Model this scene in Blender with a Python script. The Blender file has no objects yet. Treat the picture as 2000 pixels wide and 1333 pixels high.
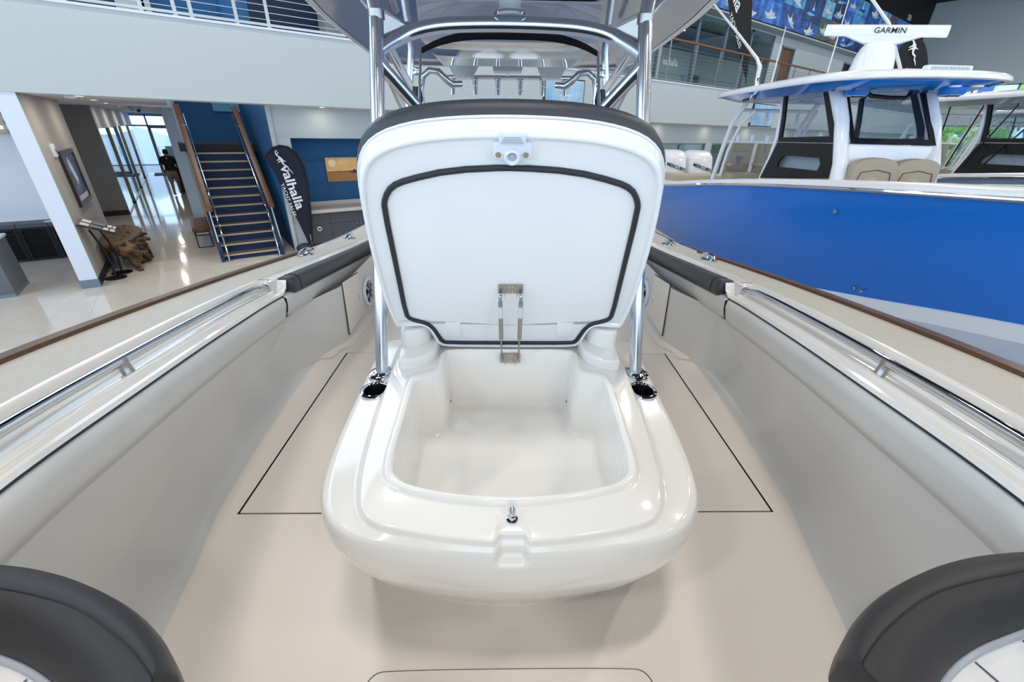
import bpy, bmesh, math, random
from mathutils import Vector, Matrix
random.seed(7)
V = Vector

# ------------------------------------------------------------------ camera calibration
# World axes follow the building: X along the balcony front, Y down the hallway, Z up, floor at z = 0.
F, CX, CY, H = 815.0, 1000.0, 666.5, 2.78          # focal length (px), image centre, eye height
def cam_ray(u, v): return V(((u-CX)/F, (CY-v)/F, -1.0))
_up = -cam_ray(958, 2268).normalized()
_x = cam_ray(2240, 290); _x = (_x - _up*_x.dot(_up)).normalized()
_y = _up.cross(_x)
RW = Matrix((_x, _y, _up))                          # world <- camera
EYE = V((0, 0, H))
_p = math.radians(28.0)
_rb0 = Matrix(((1,0,0), (0,math.sin(_p),-math.cos(_p)), (0,math.cos(_p),math.sin(_p))))
_bx = V((1,.015,-.012)).normalized(); _by = V((0,1,0)); _by = (_by-_bx*_bx.dot(_by)).normalized(); _bz = _bx.cross(_by)
RB = Matrix((_bx,_by,_bz)) @ _rb0                   # boat <- camera (the boat sits slightly bow-up)
ROT_B = RW @ RB.transposed()
FB = Matrix.Translation(EYE) @ ROT_B.to_4x4() @ Matrix.Translation((.02,0,0))   # world <- our boat
_f = RW @ V((0,0,-1)); _f.z = 0; _f.normalize(); _r = V((_f.y,-_f.x,0))
FH = Matrix(((_r.x,_f.x,0,0),(_r.y,_f.y,0,0),(0,0,1,0),(0,0,0,1)))              # world <- row of display boats
FW = Matrix.Identity(4)
def wy(u, v, y): d = RW @ cam_ray(u, v); return EYE + d*(y/d.y)                 # real point on the plane y = const
def hpy(u, v, y): d = FH.to_3x3().transposed() @ (RW @ cam_ray(u, v)); return V((0,0,H)) + d*(y/d.y)

S = bpy.context.scene
COL = S.collection
cam = bpy.data.objects.new('camera', bpy.data.cameras.new('camera')); COL.objects.link(cam)
cam.data.sensor_width = 36.0; cam.data.lens = F/2000*36.0; cam.data.clip_start = .02; cam.data.clip_end = 400
cam.matrix_world = Matrix.Translation(EYE) @ RW.to_4x4()
S.camera = cam
S.view_settings.view_transform = 'Standard'; S.view_settings.look = 'None'
S.view_settings.gamma = 1.0; S.view_settings.use_curve_mapping = False
S.view_settings.exposure = EXPOSURE = 0.46
W = bpy.data.worlds.new('daylight'); S.world = W; W.use_nodes = True
_bg = W.node_tree.nodes['Background']; _bg.inputs['Color'].default_value = (.60,.79,1.0,1); _bg.inputs['Strength'].default_value = 2.1

def area(name, loc, target, sx, sy, power, color):
    L = bpy.data.lights.new(name, 'AREA'); L.shape = 'RECTANGLE'; L.size = sx; L.size_y = sy; L.energy = power; L.color = color
    o = bpy.data.objects.new(name, L); COL.objects.link(o); o.location = loc
    o.rotation_euler = (V(target)-V(loc)).to_track_quat('-Z','Y').to_euler(); return o

# ------------------------------------------------------------------ materials
def lin(c): return tuple((x/255/12.92 if x/255 <= .04045 else ((x/255+.055)/1.055)**2.4) for x in c)
MATS = {}
def mat(name, rgb, rough=.5, metal=0.0, coat=0.0, noise=0.0, nscale=20.0, bump=0.0, bscale=200.0, stretch=None,
        trans=0.0, alpha=1.0, emit=0.0, ior=1.45, spec=.5, rgb2=None, transl=0.0):
    m = bpy.data.materials.new(name); m.use_nodes = True; nt = m.node_tree; b = nt.nodes['Principled BSDF']
    c = lin(rgb)+(1,)
    b.inputs['Base Color'].default_value = c; b.inputs['Roughness'].default_value = rough
    b.inputs['Metallic'].default_value = metal; b.inputs['Coat Weight'].default_value = coat; b.inputs['Coat Roughness'].default_value = .04
    b.inputs['Transmission Weight'].default_value = trans; b.inputs['Alpha'].default_value = alpha; b.inputs['IOR'].default_value = ior
    b.inputs['Specular IOR Level'].default_value = spec
    if emit: b.inputs['Emission Color'].default_value = c; b.inputs['Emission Strength'].default_value = emit
    if noise or bump:
        tc = nt.nodes.new('ShaderNodeTexCoord'); mp = nt.nodes.new('ShaderNodeMapping'); nt.links.new(tc.outputs['Object'], mp.inputs['Vector'])
        if stretch: mp.inputs['Scale'].default_value = stretch
    if noise:
        n = nt.nodes.new('ShaderNodeTexNoise'); n.inputs['Scale'].default_value = nscale; n.inputs['Detail'].default_value = 5
        nt.links.new(mp.outputs['Vector'], n.inputs['Vector'])
        mx = nt.nodes.new('ShaderNodeMix'); mx.data_type = 'RGBA'
        d = lin(rgb2) if rgb2 else tuple(x*(1-noise) for x in c[:3])
        mx.inputs['A'].default_value = c; mx.inputs['B'].default_value = tuple(d)+(1,)
        cr = nt.nodes.new('ShaderNodeMapRange'); cr.inputs['From Min'].default_value = .35; cr.inputs['From Max'].default_value = .65
        nt.links.new(n.outputs['Fac'], cr.inputs['Value']); nt.links.new(cr.outputs['Result'], mx.inputs['Factor'])
        nt.links.new(mx.outputs['Result'], b.inputs['Base Color'])
    if bump:
        n2 = nt.nodes.new('ShaderNodeTexNoise'); n2.inputs['Scale'].default_value = bscale; n2.inputs['Detail'].default_value = 3
        nt.links.new(mp.outputs['Vector'], n2.inputs['Vector'])
        bp = nt.nodes.new('ShaderNodeBump'); bp.inputs['Strength'].default_value = bump; bp.inputs['Distance'].default_value = .002
        nt.links.new(n2.outputs['Fac'], bp.inputs['Height']); nt.links.new(bp.outputs['Normal'], b.inputs['Normal'])
    MATS[name] = m; return m
def glass(name, rgb, alpha=.15, rough=.02):
    """thin pane: mostly see-through with a glossy reflection"""
    m = bpy.data.materials.new(name); m.use_nodes = True; nt = m.node_tree; nt.nodes.clear()
    o = nt.nodes.new('ShaderNodeOutputMaterial'); t = nt.nodes.new('ShaderNodeBsdfTransparent'); g = nt.nodes.new('ShaderNodeBsdfGlossy')
    c = lin(rgb)+(1,); t.inputs['Color'].default_value = c; g.inputs['Roughness'].default_value = rough
    lw = nt.nodes.new('ShaderNodeLayerWeight'); lw.inputs['Blend'].default_value = .5
    fr = nt.nodes.new('ShaderNodeMath'); fr.operation = 'POWER'; fr.inputs[1].default_value = 4.0; nt.links.new(lw.outputs['Facing'], fr.inputs[0])
    ad = nt.nodes.new('ShaderNodeMath'); ad.operation = 'ADD'; ad.inputs[1].default_value = alpha; ad.use_clamp = True
    mx = nt.nodes.new('ShaderNodeMixShader'); nt.links.new(fr.outputs[0], ad.inputs[0]); nt.links.new(ad.outputs[0], mx.inputs[0])
    nt.links.new(t.outputs[0], mx.inputs[1]); nt.links.new(g.outputs[0], mx.inputs[2]); nt.links.new(mx.outputs[0], o.inputs[0])
    MATS[name] = m; return m
mat('gelcoat', (241,238,233), .12, coat=.5)
mat('lid_white', (240,241,242), .2, coat=.3)
mat('liner', (214,213,210), .24, coat=.2, bump=.05, bscale=900)
mat('deck', (236,228,220), .34, bump=.08, bscale=900)
mat('nonskid', (206,202,194), .5, noise=.10, nscale=140, bump=.9, bscale=260)
mat('vinyl', (60,62,68), .36, bump=.25, bscale=700)
mat('vinyl_dark', (44,44,47), .4, bump=.25, bscale=700)
mat('vinyl_white', (236,236,238), .4, bump=.15, bscale=600)
mat('stitch', (84,86,94), .6)
mat('chrome', (214,217,222), .05, metal=1)
mat('aluminium', (214,220,230), .2, metal=1)
mat('steel', (172,170,166), .28, metal=1); mat('steel_dark', (96,96,98), .25, metal=1)
mat('rubber', (40,43,50), .5)
mat('black', (14,14,16), .4)
mat('black_gloss', (12,13,15), .08, coat=.3)
mat('teak', (106,74,46), .35, noise=.35, nscale=14, stretch=(30,2,30), rgb2=(80,55,34))
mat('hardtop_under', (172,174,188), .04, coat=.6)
mat('plastic_white', (226,232,240), .35)
mat('plastic_grey', (176,184,194), .35)
mat('clear_lens', (226,232,238), .08, trans=.5)
mat('hull_blue', (8,116,216), .12, coat=.12)
mat('hull_grey', (150,168,180), .12, coat=.4)
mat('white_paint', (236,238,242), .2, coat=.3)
mat('bottom_paint', (222,230,248), .25)
mat('tan_vinyl', (166,156,138), .5, bump=.2, bscale=500)
mat('tan_light', (186,172,148), .5, bump=.2, bscale=500)
mat('paint_mint', (186,194,196), .7, bump=.05, bscale=90)
mat('paint_white', (216,224,238), .7, bump=.05, bscale=90)
mat('paint_white_lit', (238,243,252), .7); mat('paint_taupe', (176,171,167), .8, bump=.05, bscale=90)  # lounge wall: same white, brightened in the colour to stand in for window light
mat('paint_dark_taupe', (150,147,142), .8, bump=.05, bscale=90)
mat('paint_blue', (28,90,140), .6, bump=.05, bscale=90)
mat('paint_navy', (18,44,82), .6)
mat('paint_grey', (186,196,198), .8)
mat('soffit', (224,222,230), .8)
mat('ceiling_dark', (22,24,26), .8)
mat('floor_tile', (220,214,206), .09, noise=.10, nscale=3.0, coat=.4, rgb2=(213,207,199))
mat('floor_joint', (160,152,140), .6)
mat('base_steel', (110,126,142), .4)
mat('base_dark', (40,38,38), .5)
mat('wood_rail', (128,88,54), .35, noise=.3, nscale=10, stretch=(20,3,3), rgb2=(100,66,40))
mat('tread', (126,112,94), .7, noise=.3, nscale=60, rgb2=(92,80,66))
mat('carpet', (52,56,60), .95)
mat('riser_blue', (18,40,78), .6)
mat('perf_white', (214,222,232), .4)
mat('cabinet_wood', (70,74,82), .5, noise=.25, nscale=8, stretch=(30,30,2), rgb2=(88,90,98))
mat('desk_wood', (92,98,108), .5, noise=.25, nscale=8, stretch=(30,30,2), rgb2=(112,116,124))
mat('counter_stone', (206,200,192), .35, noise=.12, nscale=60)
mat('frame_dark', (46,24,26), .4)
mat('leather', (112,66,40), .4, noise=.3, nscale=8, rgb2=(84,46,28))
mat('driftwood', (118,90,60), .5, noise=.6, nscale=9, rgb2=(46,32,20), bump=.6, bscale=40)
mat('flag_navy', (24,26,48), .75, bump=.3, bscale=15)
mat('flag_black', (18,18,22), .75, bump=.3, bscale=15)
mat('print_white', (226,228,234), .6)
mat('print_dark', (40,40,44), .6)
mat('olive_frame', (150,148,128), .5)
mat('mullion', (118,132,146), .4, metal=.4)
mat('skin', (150,106,82), .6); mat('hair', (22,18,16), .7); mat('polo', (14,14,16), .85); mat('khaki', (138,130,112), .85); mat('shoe', (168,160,148), .7)
mat('lamp_warm', (255,236,206), .5, emit=9.0)
mat('lamp_cool', (255,250,240), .5, emit=6.0)
mat('paper', (214,216,220), .7); mat('paper2', (120,122,124), .7)
mat('red', (190,40,40), .5); mat('pole_white', (216,216,216), .3)
mat('tarp', (236,240,246), .6); mat('asphalt', (150,152,156), .9); mat('hedge', (196,222,150), .9, noise=.5, nscale=3, rgb2=(140,178,96))
mat('ext_white', (240,242,246), .8); mat('ext_blue', (70,110,170), .3); mat('ext_green', (150,200,60), .8)
mat('screen_blue', (120,165,205), .25, noise=.5, nscale=1.2, rgb2=(190,215,235))
glass('glass_clear', (252,254,254), .01); glass('glass_office', (222,234,232), .08); glass('glass_tint', (230,236,240), .03); glass('glass_sky', (244,250,255), .02)

# ------------------------------------------------------------------ mesh building
class MB:
    def __init__(s): s.v = []; s.f = []
    def add(s, vs, fs):
        o = len(s.v); s.v += [V(p) for p in vs]; s.f += [[i+o for i in f] for f in fs]; return s
    def box(s, x0, x1, y0, y1, z0, z1):
        return s.add([(x,y,z) for x in (x0,x1) for y in (y0,y1) for z in (z0,z1)],
                     [(0,1,3,2),(4,6,7,5),(0,4,5,1),(2,3,7,6),(0,2,6,4),(1,5,7,3)])
    def obox(s, c, ax, ay, az):      # oriented box: centre and three half-axis vectors
        c, ax, ay, az = V(c), V(ax), V(ay), V(az)
        return s.add([c+ax*i+ay*j+az*k for i in (-1,1) for j in (-1,1) for k in (-1,1)],
                     [(0,1,3,2),(4,6,7,5),(0,4,5,1),(2,3,7,6),(0,2,6,4),(1,5,7,3)])
    def loft(s, rings, closed=True, cap0=True, cap1=True):
        n = len(rings[0]); o = len(s.v)
        for r in rings: s.v += [V(p) for p in r]
        for i in range(len(rings)-1):
            for j in range(n if closed else n-1):
                k = (j+1) % n
                s.f.append([o+i*n+j, o+i*n+k, o+(i+1)*n+k, o+(i+1)*n+j])
        if closed and cap0: s.f.append([o+j for j in reversed(range(n))])
        if closed and cap1: s.f.append([o+(len(rings)-1)*n+j for j in range(n)])
        return s
    def prism(s, pts, off):
        off = V(off); a = [V(p) for p in pts]; return s.loft([a, [p+off for p in a]])
    def tube(s, pts, r, seg=10, closed=False, flat=1.0):
        P = [V(p) for p in pts]; n = len(P); rings = []
        rr = r if isinstance(r,(list,tuple)) else [r]*n
        t0 = (P[1]-P[0]).normalized(); a = V((0,0,1)) if abs(t0.z) < .9 else V((1,0,0)); nrm = (a-t0*a.dot(t0)).normalized()
        for i in range(n):
            if closed: t = (P[(i+1)%n]-P[i-1]).normalized()
            else: t = (P[min(i+1,n-1)]-P[max(i-1,0)]).normalized()
            nrm = (nrm-t*nrm.dot(t)).normalized(); b = t.cross(nrm)
            rings.append([P[i]+nrm*(math.cos(q)*rr[i])+b*(math.sin(q)*rr[i]*flat) for q in [2*math.pi*k/seg for k in range(seg)]])
        if closed: rings.append(rings[0]); return s.loft(rings, True, False, False)
        return s.loft(rings)
    def lathe(s, prof, c, axis=(0,0,1), seg=24, cap=True):
        c = V(c); az = V(axis).normalized(); a = V((1,0,0)) if abs(az.x) < .9 else V((0,1,0)); ax = (a-az*a.dot(az)).normalized(); ay = az.cross(ax)
        return s.loft([[c+az*z+ax*(math.cos(q)*r)+ay*(math.sin(q)*r) for q in [2*math.pi*k/seg for k in range(seg)]] for r, z in prof], True, cap, cap)
    def ball(s, c, r, seg=12, n=7, sc=(1,1,1)):
        return s.loft([[V(c)+V((math.cos(q)*math.sin(p)*r*sc[0], math.sin(q)*math.sin(p)*r*sc[1], -math.cos(p)*r*sc[2])) for q in [2*math.pi*k/seg for k in range(seg)]]
                       for p in [math.pi*(i+.15)/(n-.7) for i in range(n)]])
    def mesh(s, name, m, bevel=0, angle=38, off=None, segs=2):
        bm = bmesh.new(); vs = [bm.verts.new(p-off if off else p) for p in s.v]
        for f in s.f:
            if len(set(f)) < 3: continue
            try: bm.faces.new([vs[i] for i in f])
            except ValueError: pass
        bmesh.ops.remove_doubles(bm, verts=bm.verts, dist=1e-5)
        bmesh.ops.recalc_face_normals(bm, faces=bm.faces)
        if bevel:
            es = [e for e in bm.edges if len(e.link_faces) == 2 and e.calc_face_angle(0) > .5]
            bmesh.ops.bevel(bm, geom=es, offset=bevel, segments=segs, profile=.6, affect='EDGES', clamp_overlap=True)
        me = bpy.data.meshes.new(name); bm.to_mesh(me); bm.free()
        me.materials.append(MATS[m])
        me.shade_smooth(); me.set_sharp_from_angle(angle=math.radians(angle))
        return me
def smooth(pts, it=2, closed=True):
    P = [V(p) for p in pts]
    for _ in range(it):
        Q = []; n = len(P)
        for i in range(n if closed else n-1):
            a, b = P[i], P[(i+1)%n]; Q += [a*.75+b*.25, a*.25+b*.75]
        if not closed: Q = [P[0]]+Q+[P[-1]]
        P = Q
    return P
BASE = {}
def tag(o, label, cat, group=None):
    o['label'] = label; o['category'] = cat
    if group: o['group'] = group
    return o
def thing(name, label, cat, base, frame=FW, group=None):
    o = bpy.data.objects.new(name, None); COL.objects.link(o); o.empty_display_size = .1
    o.matrix_world = frame @ Matrix.Translation(V(base)); BASE[o.name] = V(base)
    return tag(o, label, cat, group)
def part(name, mb, m, parent, bevel=0, angle=38, label=None, segs=2):
    r = parent
    while r.parent: r = r.parent
    o = bpy.data.objects.new(name, mb.mesh(name, m, bevel, angle, BASE[r.name], segs)); COL.objects.link(o); o.parent = parent
    if label: o['label'] = label
    return o
def share(name, me, parent, off):   # another piece that shares mesh data, moved by off
    o = bpy.data.objects.new(name, me); COL.objects.link(o); o.parent = parent; o.location = off; return o
def single(name, mb, m, label, cat, frame=FW, group=None, bevel=0, angle=38):
    xs = [p.x for p in mb.v]; ys = [p.y for p in mb.v]; zs = [p.z for p in mb.v]
    b = V(((min(xs)+max(xs))/2, (min(ys)+max(ys))/2, min(zs)))
    o = bpy.data.objects.new(name, mb.mesh(name, m, bevel, angle, b)); COL.objects.link(o); o.matrix_world = frame @ Matrix.Translation(b)
    BASE[o.name] = b
    return tag(o, label, cat, group)
def struct(name, mb, m, parent=None, bevel=0, label=None, cat=None, angle=38):
    o = bpy.data.objects.new(name, mb.mesh(name, m, bevel, angle)); COL.objects.link(o)
    if parent: o.parent = parent
    else: o['kind'] = 'structure'; BASE[o.name] = V((0,0,0))
    if label: o['label'] = label
    if cat and not parent: o['category'] = cat
    return o
def text_mb(body, org, xd, yd, size, depth=.004, bold=0.0, align='LEFT', shear=0.0, narrow=1.0):
    c = bpy.data.curves.new('t', 'FONT'); c.body = body; c.size = 1; c.extrude = 0; c.offset = bold; c.align_x = align; c.shear = shear; c.resolution_u = 3
    o = bpy.data.objects.new('t', c); COL.objects.link(o)
    dg = bpy.context.evaluated_depsgraph_get(); me = bpy.data.meshes.new_from_object(o.evaluated_get(dg))
    xd, yd = V(xd).normalized(), V(yd).normalized(); nn = xd.cross(yd)
    bm = bmesh.new(); bm.from_mesh(me)
    r = bmesh.ops.extrude_face_region(bm, geom=bm.faces[:])
    for e in r['geom']:
        if isinstance(e, bmesh.types.BMVert): e.co.z += 1
    mb = MB(); bm.verts.index_update()
    mb.add([V(org)+xd*(q.co.x*size*narrow)+yd*(q.co.y*size)+nn*(q.co.z*depth) for q in bm.verts], [[q.index for q in f.verts] for f in bm.faces])
    bm.free(); bpy.data.objects.remove(o); bpy.data.curves.remove(c); bpy.data.meshes.remove(me); return mb
def itp(tab, y):
    if y <= tab[0][0]: return tab[0][1]
    for (a, b), (c, d) in zip(tab, tab[1:]):
        if y <= c: t = (y-a)/(c-a); return b+(d-b)*t
    return tab[-1][1]
def cr(tab, y):                       # smooth (Catmull-Rom) table lookup
    n = len(tab)
    if y <= tab[0][0]: return tab[0][1]
    if y >= tab[-1][0]: return tab[-1][1]
    for i in range(n-1):
        if tab[i][0] <= y <= tab[i+1][0]:
            x0, x1 = tab[i][0], tab[i+1][0]; p1, p2 = tab[i][1], tab[i+1][1]
            m1 = (p2-tab[i-1][1])/(x1-tab[i-1][0]) if i else (p2-p1)/(x1-x0)
            m2 = (tab[i+2][1]-p1)/(tab[i+2][0]-x0) if i+2 < n else (p2-p1)/(x1-x0)
            t = (y-x0)/(x1-x0); h = x1-x0
            return (2*t**3-3*t*t+1)*p1+(t**3-2*t*t+t)*h*m1+(-2*t**3+3*t*t)*p2+(t**3-t*t)*h*m2

# ================================================================== THE SHOWROOM
def wall_xz(mb, x0, x1, z0, z1, y0, y1, holes=()):
    xs = sorted({x0, x1, *[h[0] for h in holes], *[h[1] for h in holes]}); zs = sorted({z0, z1, *[h[2] for h in holes], *[h[3] for h in holes]})
    for a, b in zip(xs, xs[1:]):
        for c, d in zip(zs, zs[1:]):
            mx, mz = (a+b)/2, (c+d)/2
            if not any(h[0] < mx < h[1] and h[2] < mz < h[3] for h in holes): mb.box(a, b, y0, y1, c, d)
    return mb
# floor with real tiles where they can be told apart
floor = struct('floor', MB().box(-16, 46, -26, 33.6, -.12, -.004), 'floor_joint')
TS = 1.2
tile_me = MB().box(.0015, TS-.0015, .0015, TS-.0015, -.004, 0).mesh('floor_tile', 'floor_tile')
tn = 0
for i in range(-4, 3):
    for j in range(0, 21):
        share('floor_tile', tile_me, floor, (i*TS+.6, 8.4+j*TS, 0)); tn += 1
rest = MB()
rest.box(-16, -4*TS+.6, -26, 33.6, -.004, 0); rest.box(3*TS+.6, 46, -26, 33.6, -.004, 0)
rest.box(-4*TS+.6, 3*TS+.6, -26, 8.4, -.004, 0)
struct('tile_field', rest, 'floor_tile', floor)
struct('ceiling', MB().box(-16, 46.4, -26, 14.2, 11.4, 11.6), 'ceiling_dark')
# roof beams near the far gable (dark, just in view)
for i, yb in enumerate((1.5, 4.5, 7.5)):
    struct('trim_%d' % (i+1), MB().box(20, 46, yb-.12, yb+.12, 10.75, 11.05).box(20, 46, yb-.03, yb+.03, 11.05, 11.4), 'ceiling_dark')
# balcony front and soffits
struct('wall_balcony', MB().box(-16, 46, 10.35, 10.55, 3.1, 4.3), 'paint_mint')
struct('trim_4', MB().box(-16, 46, 10.32, 10.57, 4.3, 4.335), 'paint_white')
struct('trim_5', MB().box(-16, 46, 10.55, 11.15, 3.1, 3.16).box(-16, .02, 11.15, 33.6, 3.1, 3.16).box(1.72, 46, 11.15, 12.1, 3.1, 3.16).box(.02, .3, 15.35, 33.6, 3.1, 3.16), 'soffit')
struct('trim_6', MB().box(-16, -.02, 10.55, 15.2, 4.05, 4.28).box(1.72, 46, 10.55, 15.2, 4.05, 4.28), 'carpet')
# left wall end (column) with the taupe side wall
wl = struct('wall_left', MB().box(-2.055, -1.81, 10.37, 10.42, 0, 3.1), 'paint_white')
struct('wall_taupe', MB().box(-2.055, -1.81, 10.42, 13.64, 0, 3.1), 'paint_taupe')
struct('baseboard_left', MB().box(-2.062, -1.803, 10.36, 10.425, 0, .15), 'base_steel')
struct('baseboard_taupe', MB().box(-1.812, -1.798, 10.425, 13.64, 0, .15), 'base_dark')
struct('wall_recess', MB().box(-5, -1.83, 18.55, 18.75, 0, 3.1), 'paint_dark_taupe')
struct('baseboard_recess', MB().box(-5, -1.825, 18.53, 18.55, 0, .15), 'base_dark')
struct('wall_lounge', MB().box(-9, -2.055, 13.5, 13.64, 0, 3.1), 'paint_white_lit')
struct('wall_west', MB().box(-9.1, -9, 13.64, 33.6, 0, 3.1), 'paint_white')
# glazed partition along the hallway
pg = struct('window_1', MB().box(-1.87, -1.80, 18.75, 33.5, 2.5, 3.1), 'paint_white')
for y in (21.2, 25.9, 30.2):
    struct('post', MB().box(-1.93, -1.79, y-.09, y+.09, .08, 2.5), 'olive_frame', pg)
    struct('post_foot', MB().box(-1.935, -1.785, y-.095, y+.095, 0, .08), 'base_dark', pg)
for y0, y1 in ((18.75,21.11),(21.29,25.81),(25.99,30.11),(30.29,33.4)):
    struct('pane', MB().box(-1.845, -1.835, y0, y1, .03, 2.49), 'glass_clear', pg)
    struct('sill', MB().box(-1.86, -1.82, y0, y1, 0, .03), 'steel', pg)
# hallway end: glazed entrance
we = struct('wall_entrance', wall_xz(MB(), -9, .4, 0, 3.1, 33.5, 33.62, [(-8.2,-2.7,.1,2.9),(-2.25,-.1,0,3.02)]), 'paint_white')
d1 = struct('door_1', MB().box(-2.25, -2.19, 33.48, 33.6, 0, 3.02).box(-.16, -.1, 33.48, 33.6, 0, 3.02).box(-2.25, -.1, 33.48, 33.6, 2.94, 3.02).box(-2.25,-.1,33.48,33.6,2.42,2.5).box(-1.18,-1.1,33.48,33.6,0,3.02), 'mullion')
for x0, x1, z0, z1 in ((-2.19,-1.18,.06,2.42),(-2.19,-1.18,2.5,2.94),(-1.1,-.16,.06,2.42),(-1.1,-.16,2.5,2.94)):
    struct('pane', MB().box(x0, x1, 33.53, 33.545, z0, z1), 'glass_sky', d1)
struct('door_leaf_frame', MB().box(-1.1,-1.03,33.5,33.58,0,2.42).box(-.23,-.16,33.5,33.58,0,2.42).box(-1.1,-.16,33.5,33.58,2.33,2.42).box(-1.1,-.16,33.5,33.58,0,.1), 'mullion', d1)
struct('door_handle', MB().tube([(-.98,33.46,.9),(-.98,33.42,.95),(-.98,33.42,1.35),(-.98,33.46,1.4)], .015, 8), 'chrome', d1)
w9 = struct('window_2', MB().box(-8.2,-2.7,33.52,33.6,2.82,2.9).box(-8.2,-2.7,33.52,33.6,.1,.18).box(-5.5,-5.4,33.52,33.6,.1,2.9), 'mullion')
struct('pane', MB().box(-8.2,-2.7,33.55,33.56,.18,2.82), 'glass_sky', w9)
# pier between the hallway and the stairs
struct('wall_pier', MB().box(-.17, .24, 17.2, 33.5, 0, 4.6), 'paint_mint')
# stairwell
struct('wall_stair_right', MB().box(1.67, 1.75, 11.25, 16, 0, 6.6), 'paint_blue')
struct('wall_stair_back', MB().box(.17, 1.75, 15.2, 15.35, 0, 6.6), 'paint_blue')
struct('wall_stair_left', MB().box(.10, .17, 14.6, 15.35, 0, 6.6), 'paint_mint')
# lower wall with the niche and office windows
NX0, NX1 = 2.05, 6.2
lower_holes = [(NX0, NX1, 0, 2.48), (15.25, 18.5, .9, 2.42), (18.98, 22.4, .9, 2.42)]
struct('wall_lower', wall_xz(MB(), 1.75, 46, 0, 3.1, 11.25, 11.4, lower_holes), 'paint_mint')
struct('wall_corner', MB().box(1.67, 1.75, 11.2, 11.25, 0, 3.1), 'paint_mint')
struct('wall_niche', MB().box(NX0, NX1, 12.0, 12.1, 0, 2.6), 'paint_blue')
struct('trim_7', MB().box(NX0-.1, NX0, 11.4, 12.1, 0, 2.6).box(NX1, NX1+.1, 11.4, 12.1, 0, 2.6).box(NX0-.1, NX1+.1, 11.4, 12.1, 2.48, 2.6), 'paint_blue')
for i, (x0, x1) in enumerate(((15.25,18.5),(18.98,22.4))):
    w = struct('window_%d' % (3+i), MB().box(x0,x1,11.27,11.36,2.36,2.42).box(x0,x1,11.27,11.36,.9,.96).box(x0,x0+.06,11.27,11.36,.9,2.42).box(x1-.06,x1,11.27,11.36,.9,2.42).box(x0+1.4,x0+1.46,11.27,11.36,.9,2.42), 'mullion')
    for a, b in ((x0+.06,x0+1.4),(x0+1.46,x1-.06)): struct('pane', MB().box(a,b,11.3,11.31,.96,2.36), 'glass_office', w)
struct('wall_office_back', MB().box(6.3, 46, 13.2, 13.3, 0, 3.1), 'paint_grey')
# upper floor
struct('wall_upper_left', wall_xz(MB(), -16, 5.2, 4.28, 7.6, 15.2, 15.35, [(-.1,1.75,4.28,7.6)]), 'paint_navy')
for i, (x0, x1) in enumerate(((-.35,.28),(4.1,4.65),(-5.2,-4.4))):
    struct('wall_pilaster_%d' % (i+1), MB().box(x0, x1, 14.6, 15.2, 4.28, 7.6), 'paint_mint')
uo = struct('wall_upper_office', wall_xz(MB(), 4.65, 46, 4.28, 7.42, 13.2, 13.35, [(9.8,16.9,4.32,7.3),(17.05,26.0,4.32,7.3),(26.9,28.4,4.28,7.0),(35.2,36.6,4.28,7.0)]), 'paint_mint')
struct('wall_upper_rear', MB().box(4.65, 46, 17.6, 17.7, 4.28, 7.5), 'paint_grey')
struct('wall_upper_dark', MB().box(4.65, 46, 15.2, 15.3, 6.4, 7.5), 'paint_navy')
struct('trim_8', MB().box(4.65, 46, 13.2, 17.7, 7.42, 7.5), 'paint_grey')
k = 5
for x0, x1 in ((9.8,11.6),(11.6,14.2),(14.2,16.9),(17.05,19.4),(19.4,21.6),(21.6,23.8),(23.8,26.0)):
    w = struct('window_%d' % k, MB().box(x0,x1,13.22,13.32,7.2,7.3).box(x0,x0+.07,13.22,13.32,4.32,7.3).box(x1-.07,x1,13.22,13.32,4.32,7.3).box(x0,x1,13.22,13.32,4.32,4.4), 'mullion'); k += 1
    struct('pane', MB().box(x0+.07,x1-.07,13.26,13.27,4.4,7.2), 'glass_office', w)
for i, (x0, x1) in enumerate(((26.9,28.4),(35.2,36.6))):
    d = struct('door_%d' % (2+i), MB().box(x0,x0+.08,13.18,13.38,4.28,7.0).box(x1-.08,x1,13.18,13.38,4.28,7.0).box(x0,x1,13.18,13.38,6.92,7.0), 'mullion')
    struct('door_leaf', MB().box(x0+.08,x1-.08,13.3,13.34,4.28,6.92), 'black' if i else 'wood_rail', d)
struct('wall_mural_back', MB().box(4.65, 46, 12.625, 12.72, 7.42, 11.4), 'ceiling_dark')
struct('trim_9', MB().box(4.65, 46, 12.6, 13.2, 7.36, 7.42), 'paint_grey')
# far gable wall with its windows
GX = 46.0
def wall_yz(mb, y0, y1, z0, z1, x0, x1, holes=()):
    t = wall_xz(MB(), y0, y1, z0, z1, x0, x1, holes); mb.add([(p.y, p.x, p.z) for p in t.v], t.f); return mb
struct('wall_gable', wall_yz(MB(), -26, 13.4, 0, 11.4, GX, GX+.2, [(-8,10.75,4.9,6.25),(-8,10.2,1.0,3.75)]), 'paint_grey')
for i, (z0, z1, ys) in enumerate(((4.9,6.25,[-8,-5.5,-3,-.4,1.9,4.2,6.5,8.7,10.75]),(1.0,3.75,[-8,-5,-2,1,3.4,5.8,8,10.2]))):
    fr = MB()
    for y in ys: fr.box(GX, GX+.12, y-.05, y+.05, z0, z1)
    fr.box(GX, GX+.12, ys[0], ys[-1], z1-.08, z1).box(GX, GX+.12, ys[0], ys[-1], z0, z0+.08)
    w = struct('window_%d' % (12+i), fr, 'mullion')
    for a, b in zip(ys, ys[1:]): struct('pane', MB().box(GX+.05, GX+.06, a+.05, b-.05, z0+.08, z1-.08), 'glass_sky', w)
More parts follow.
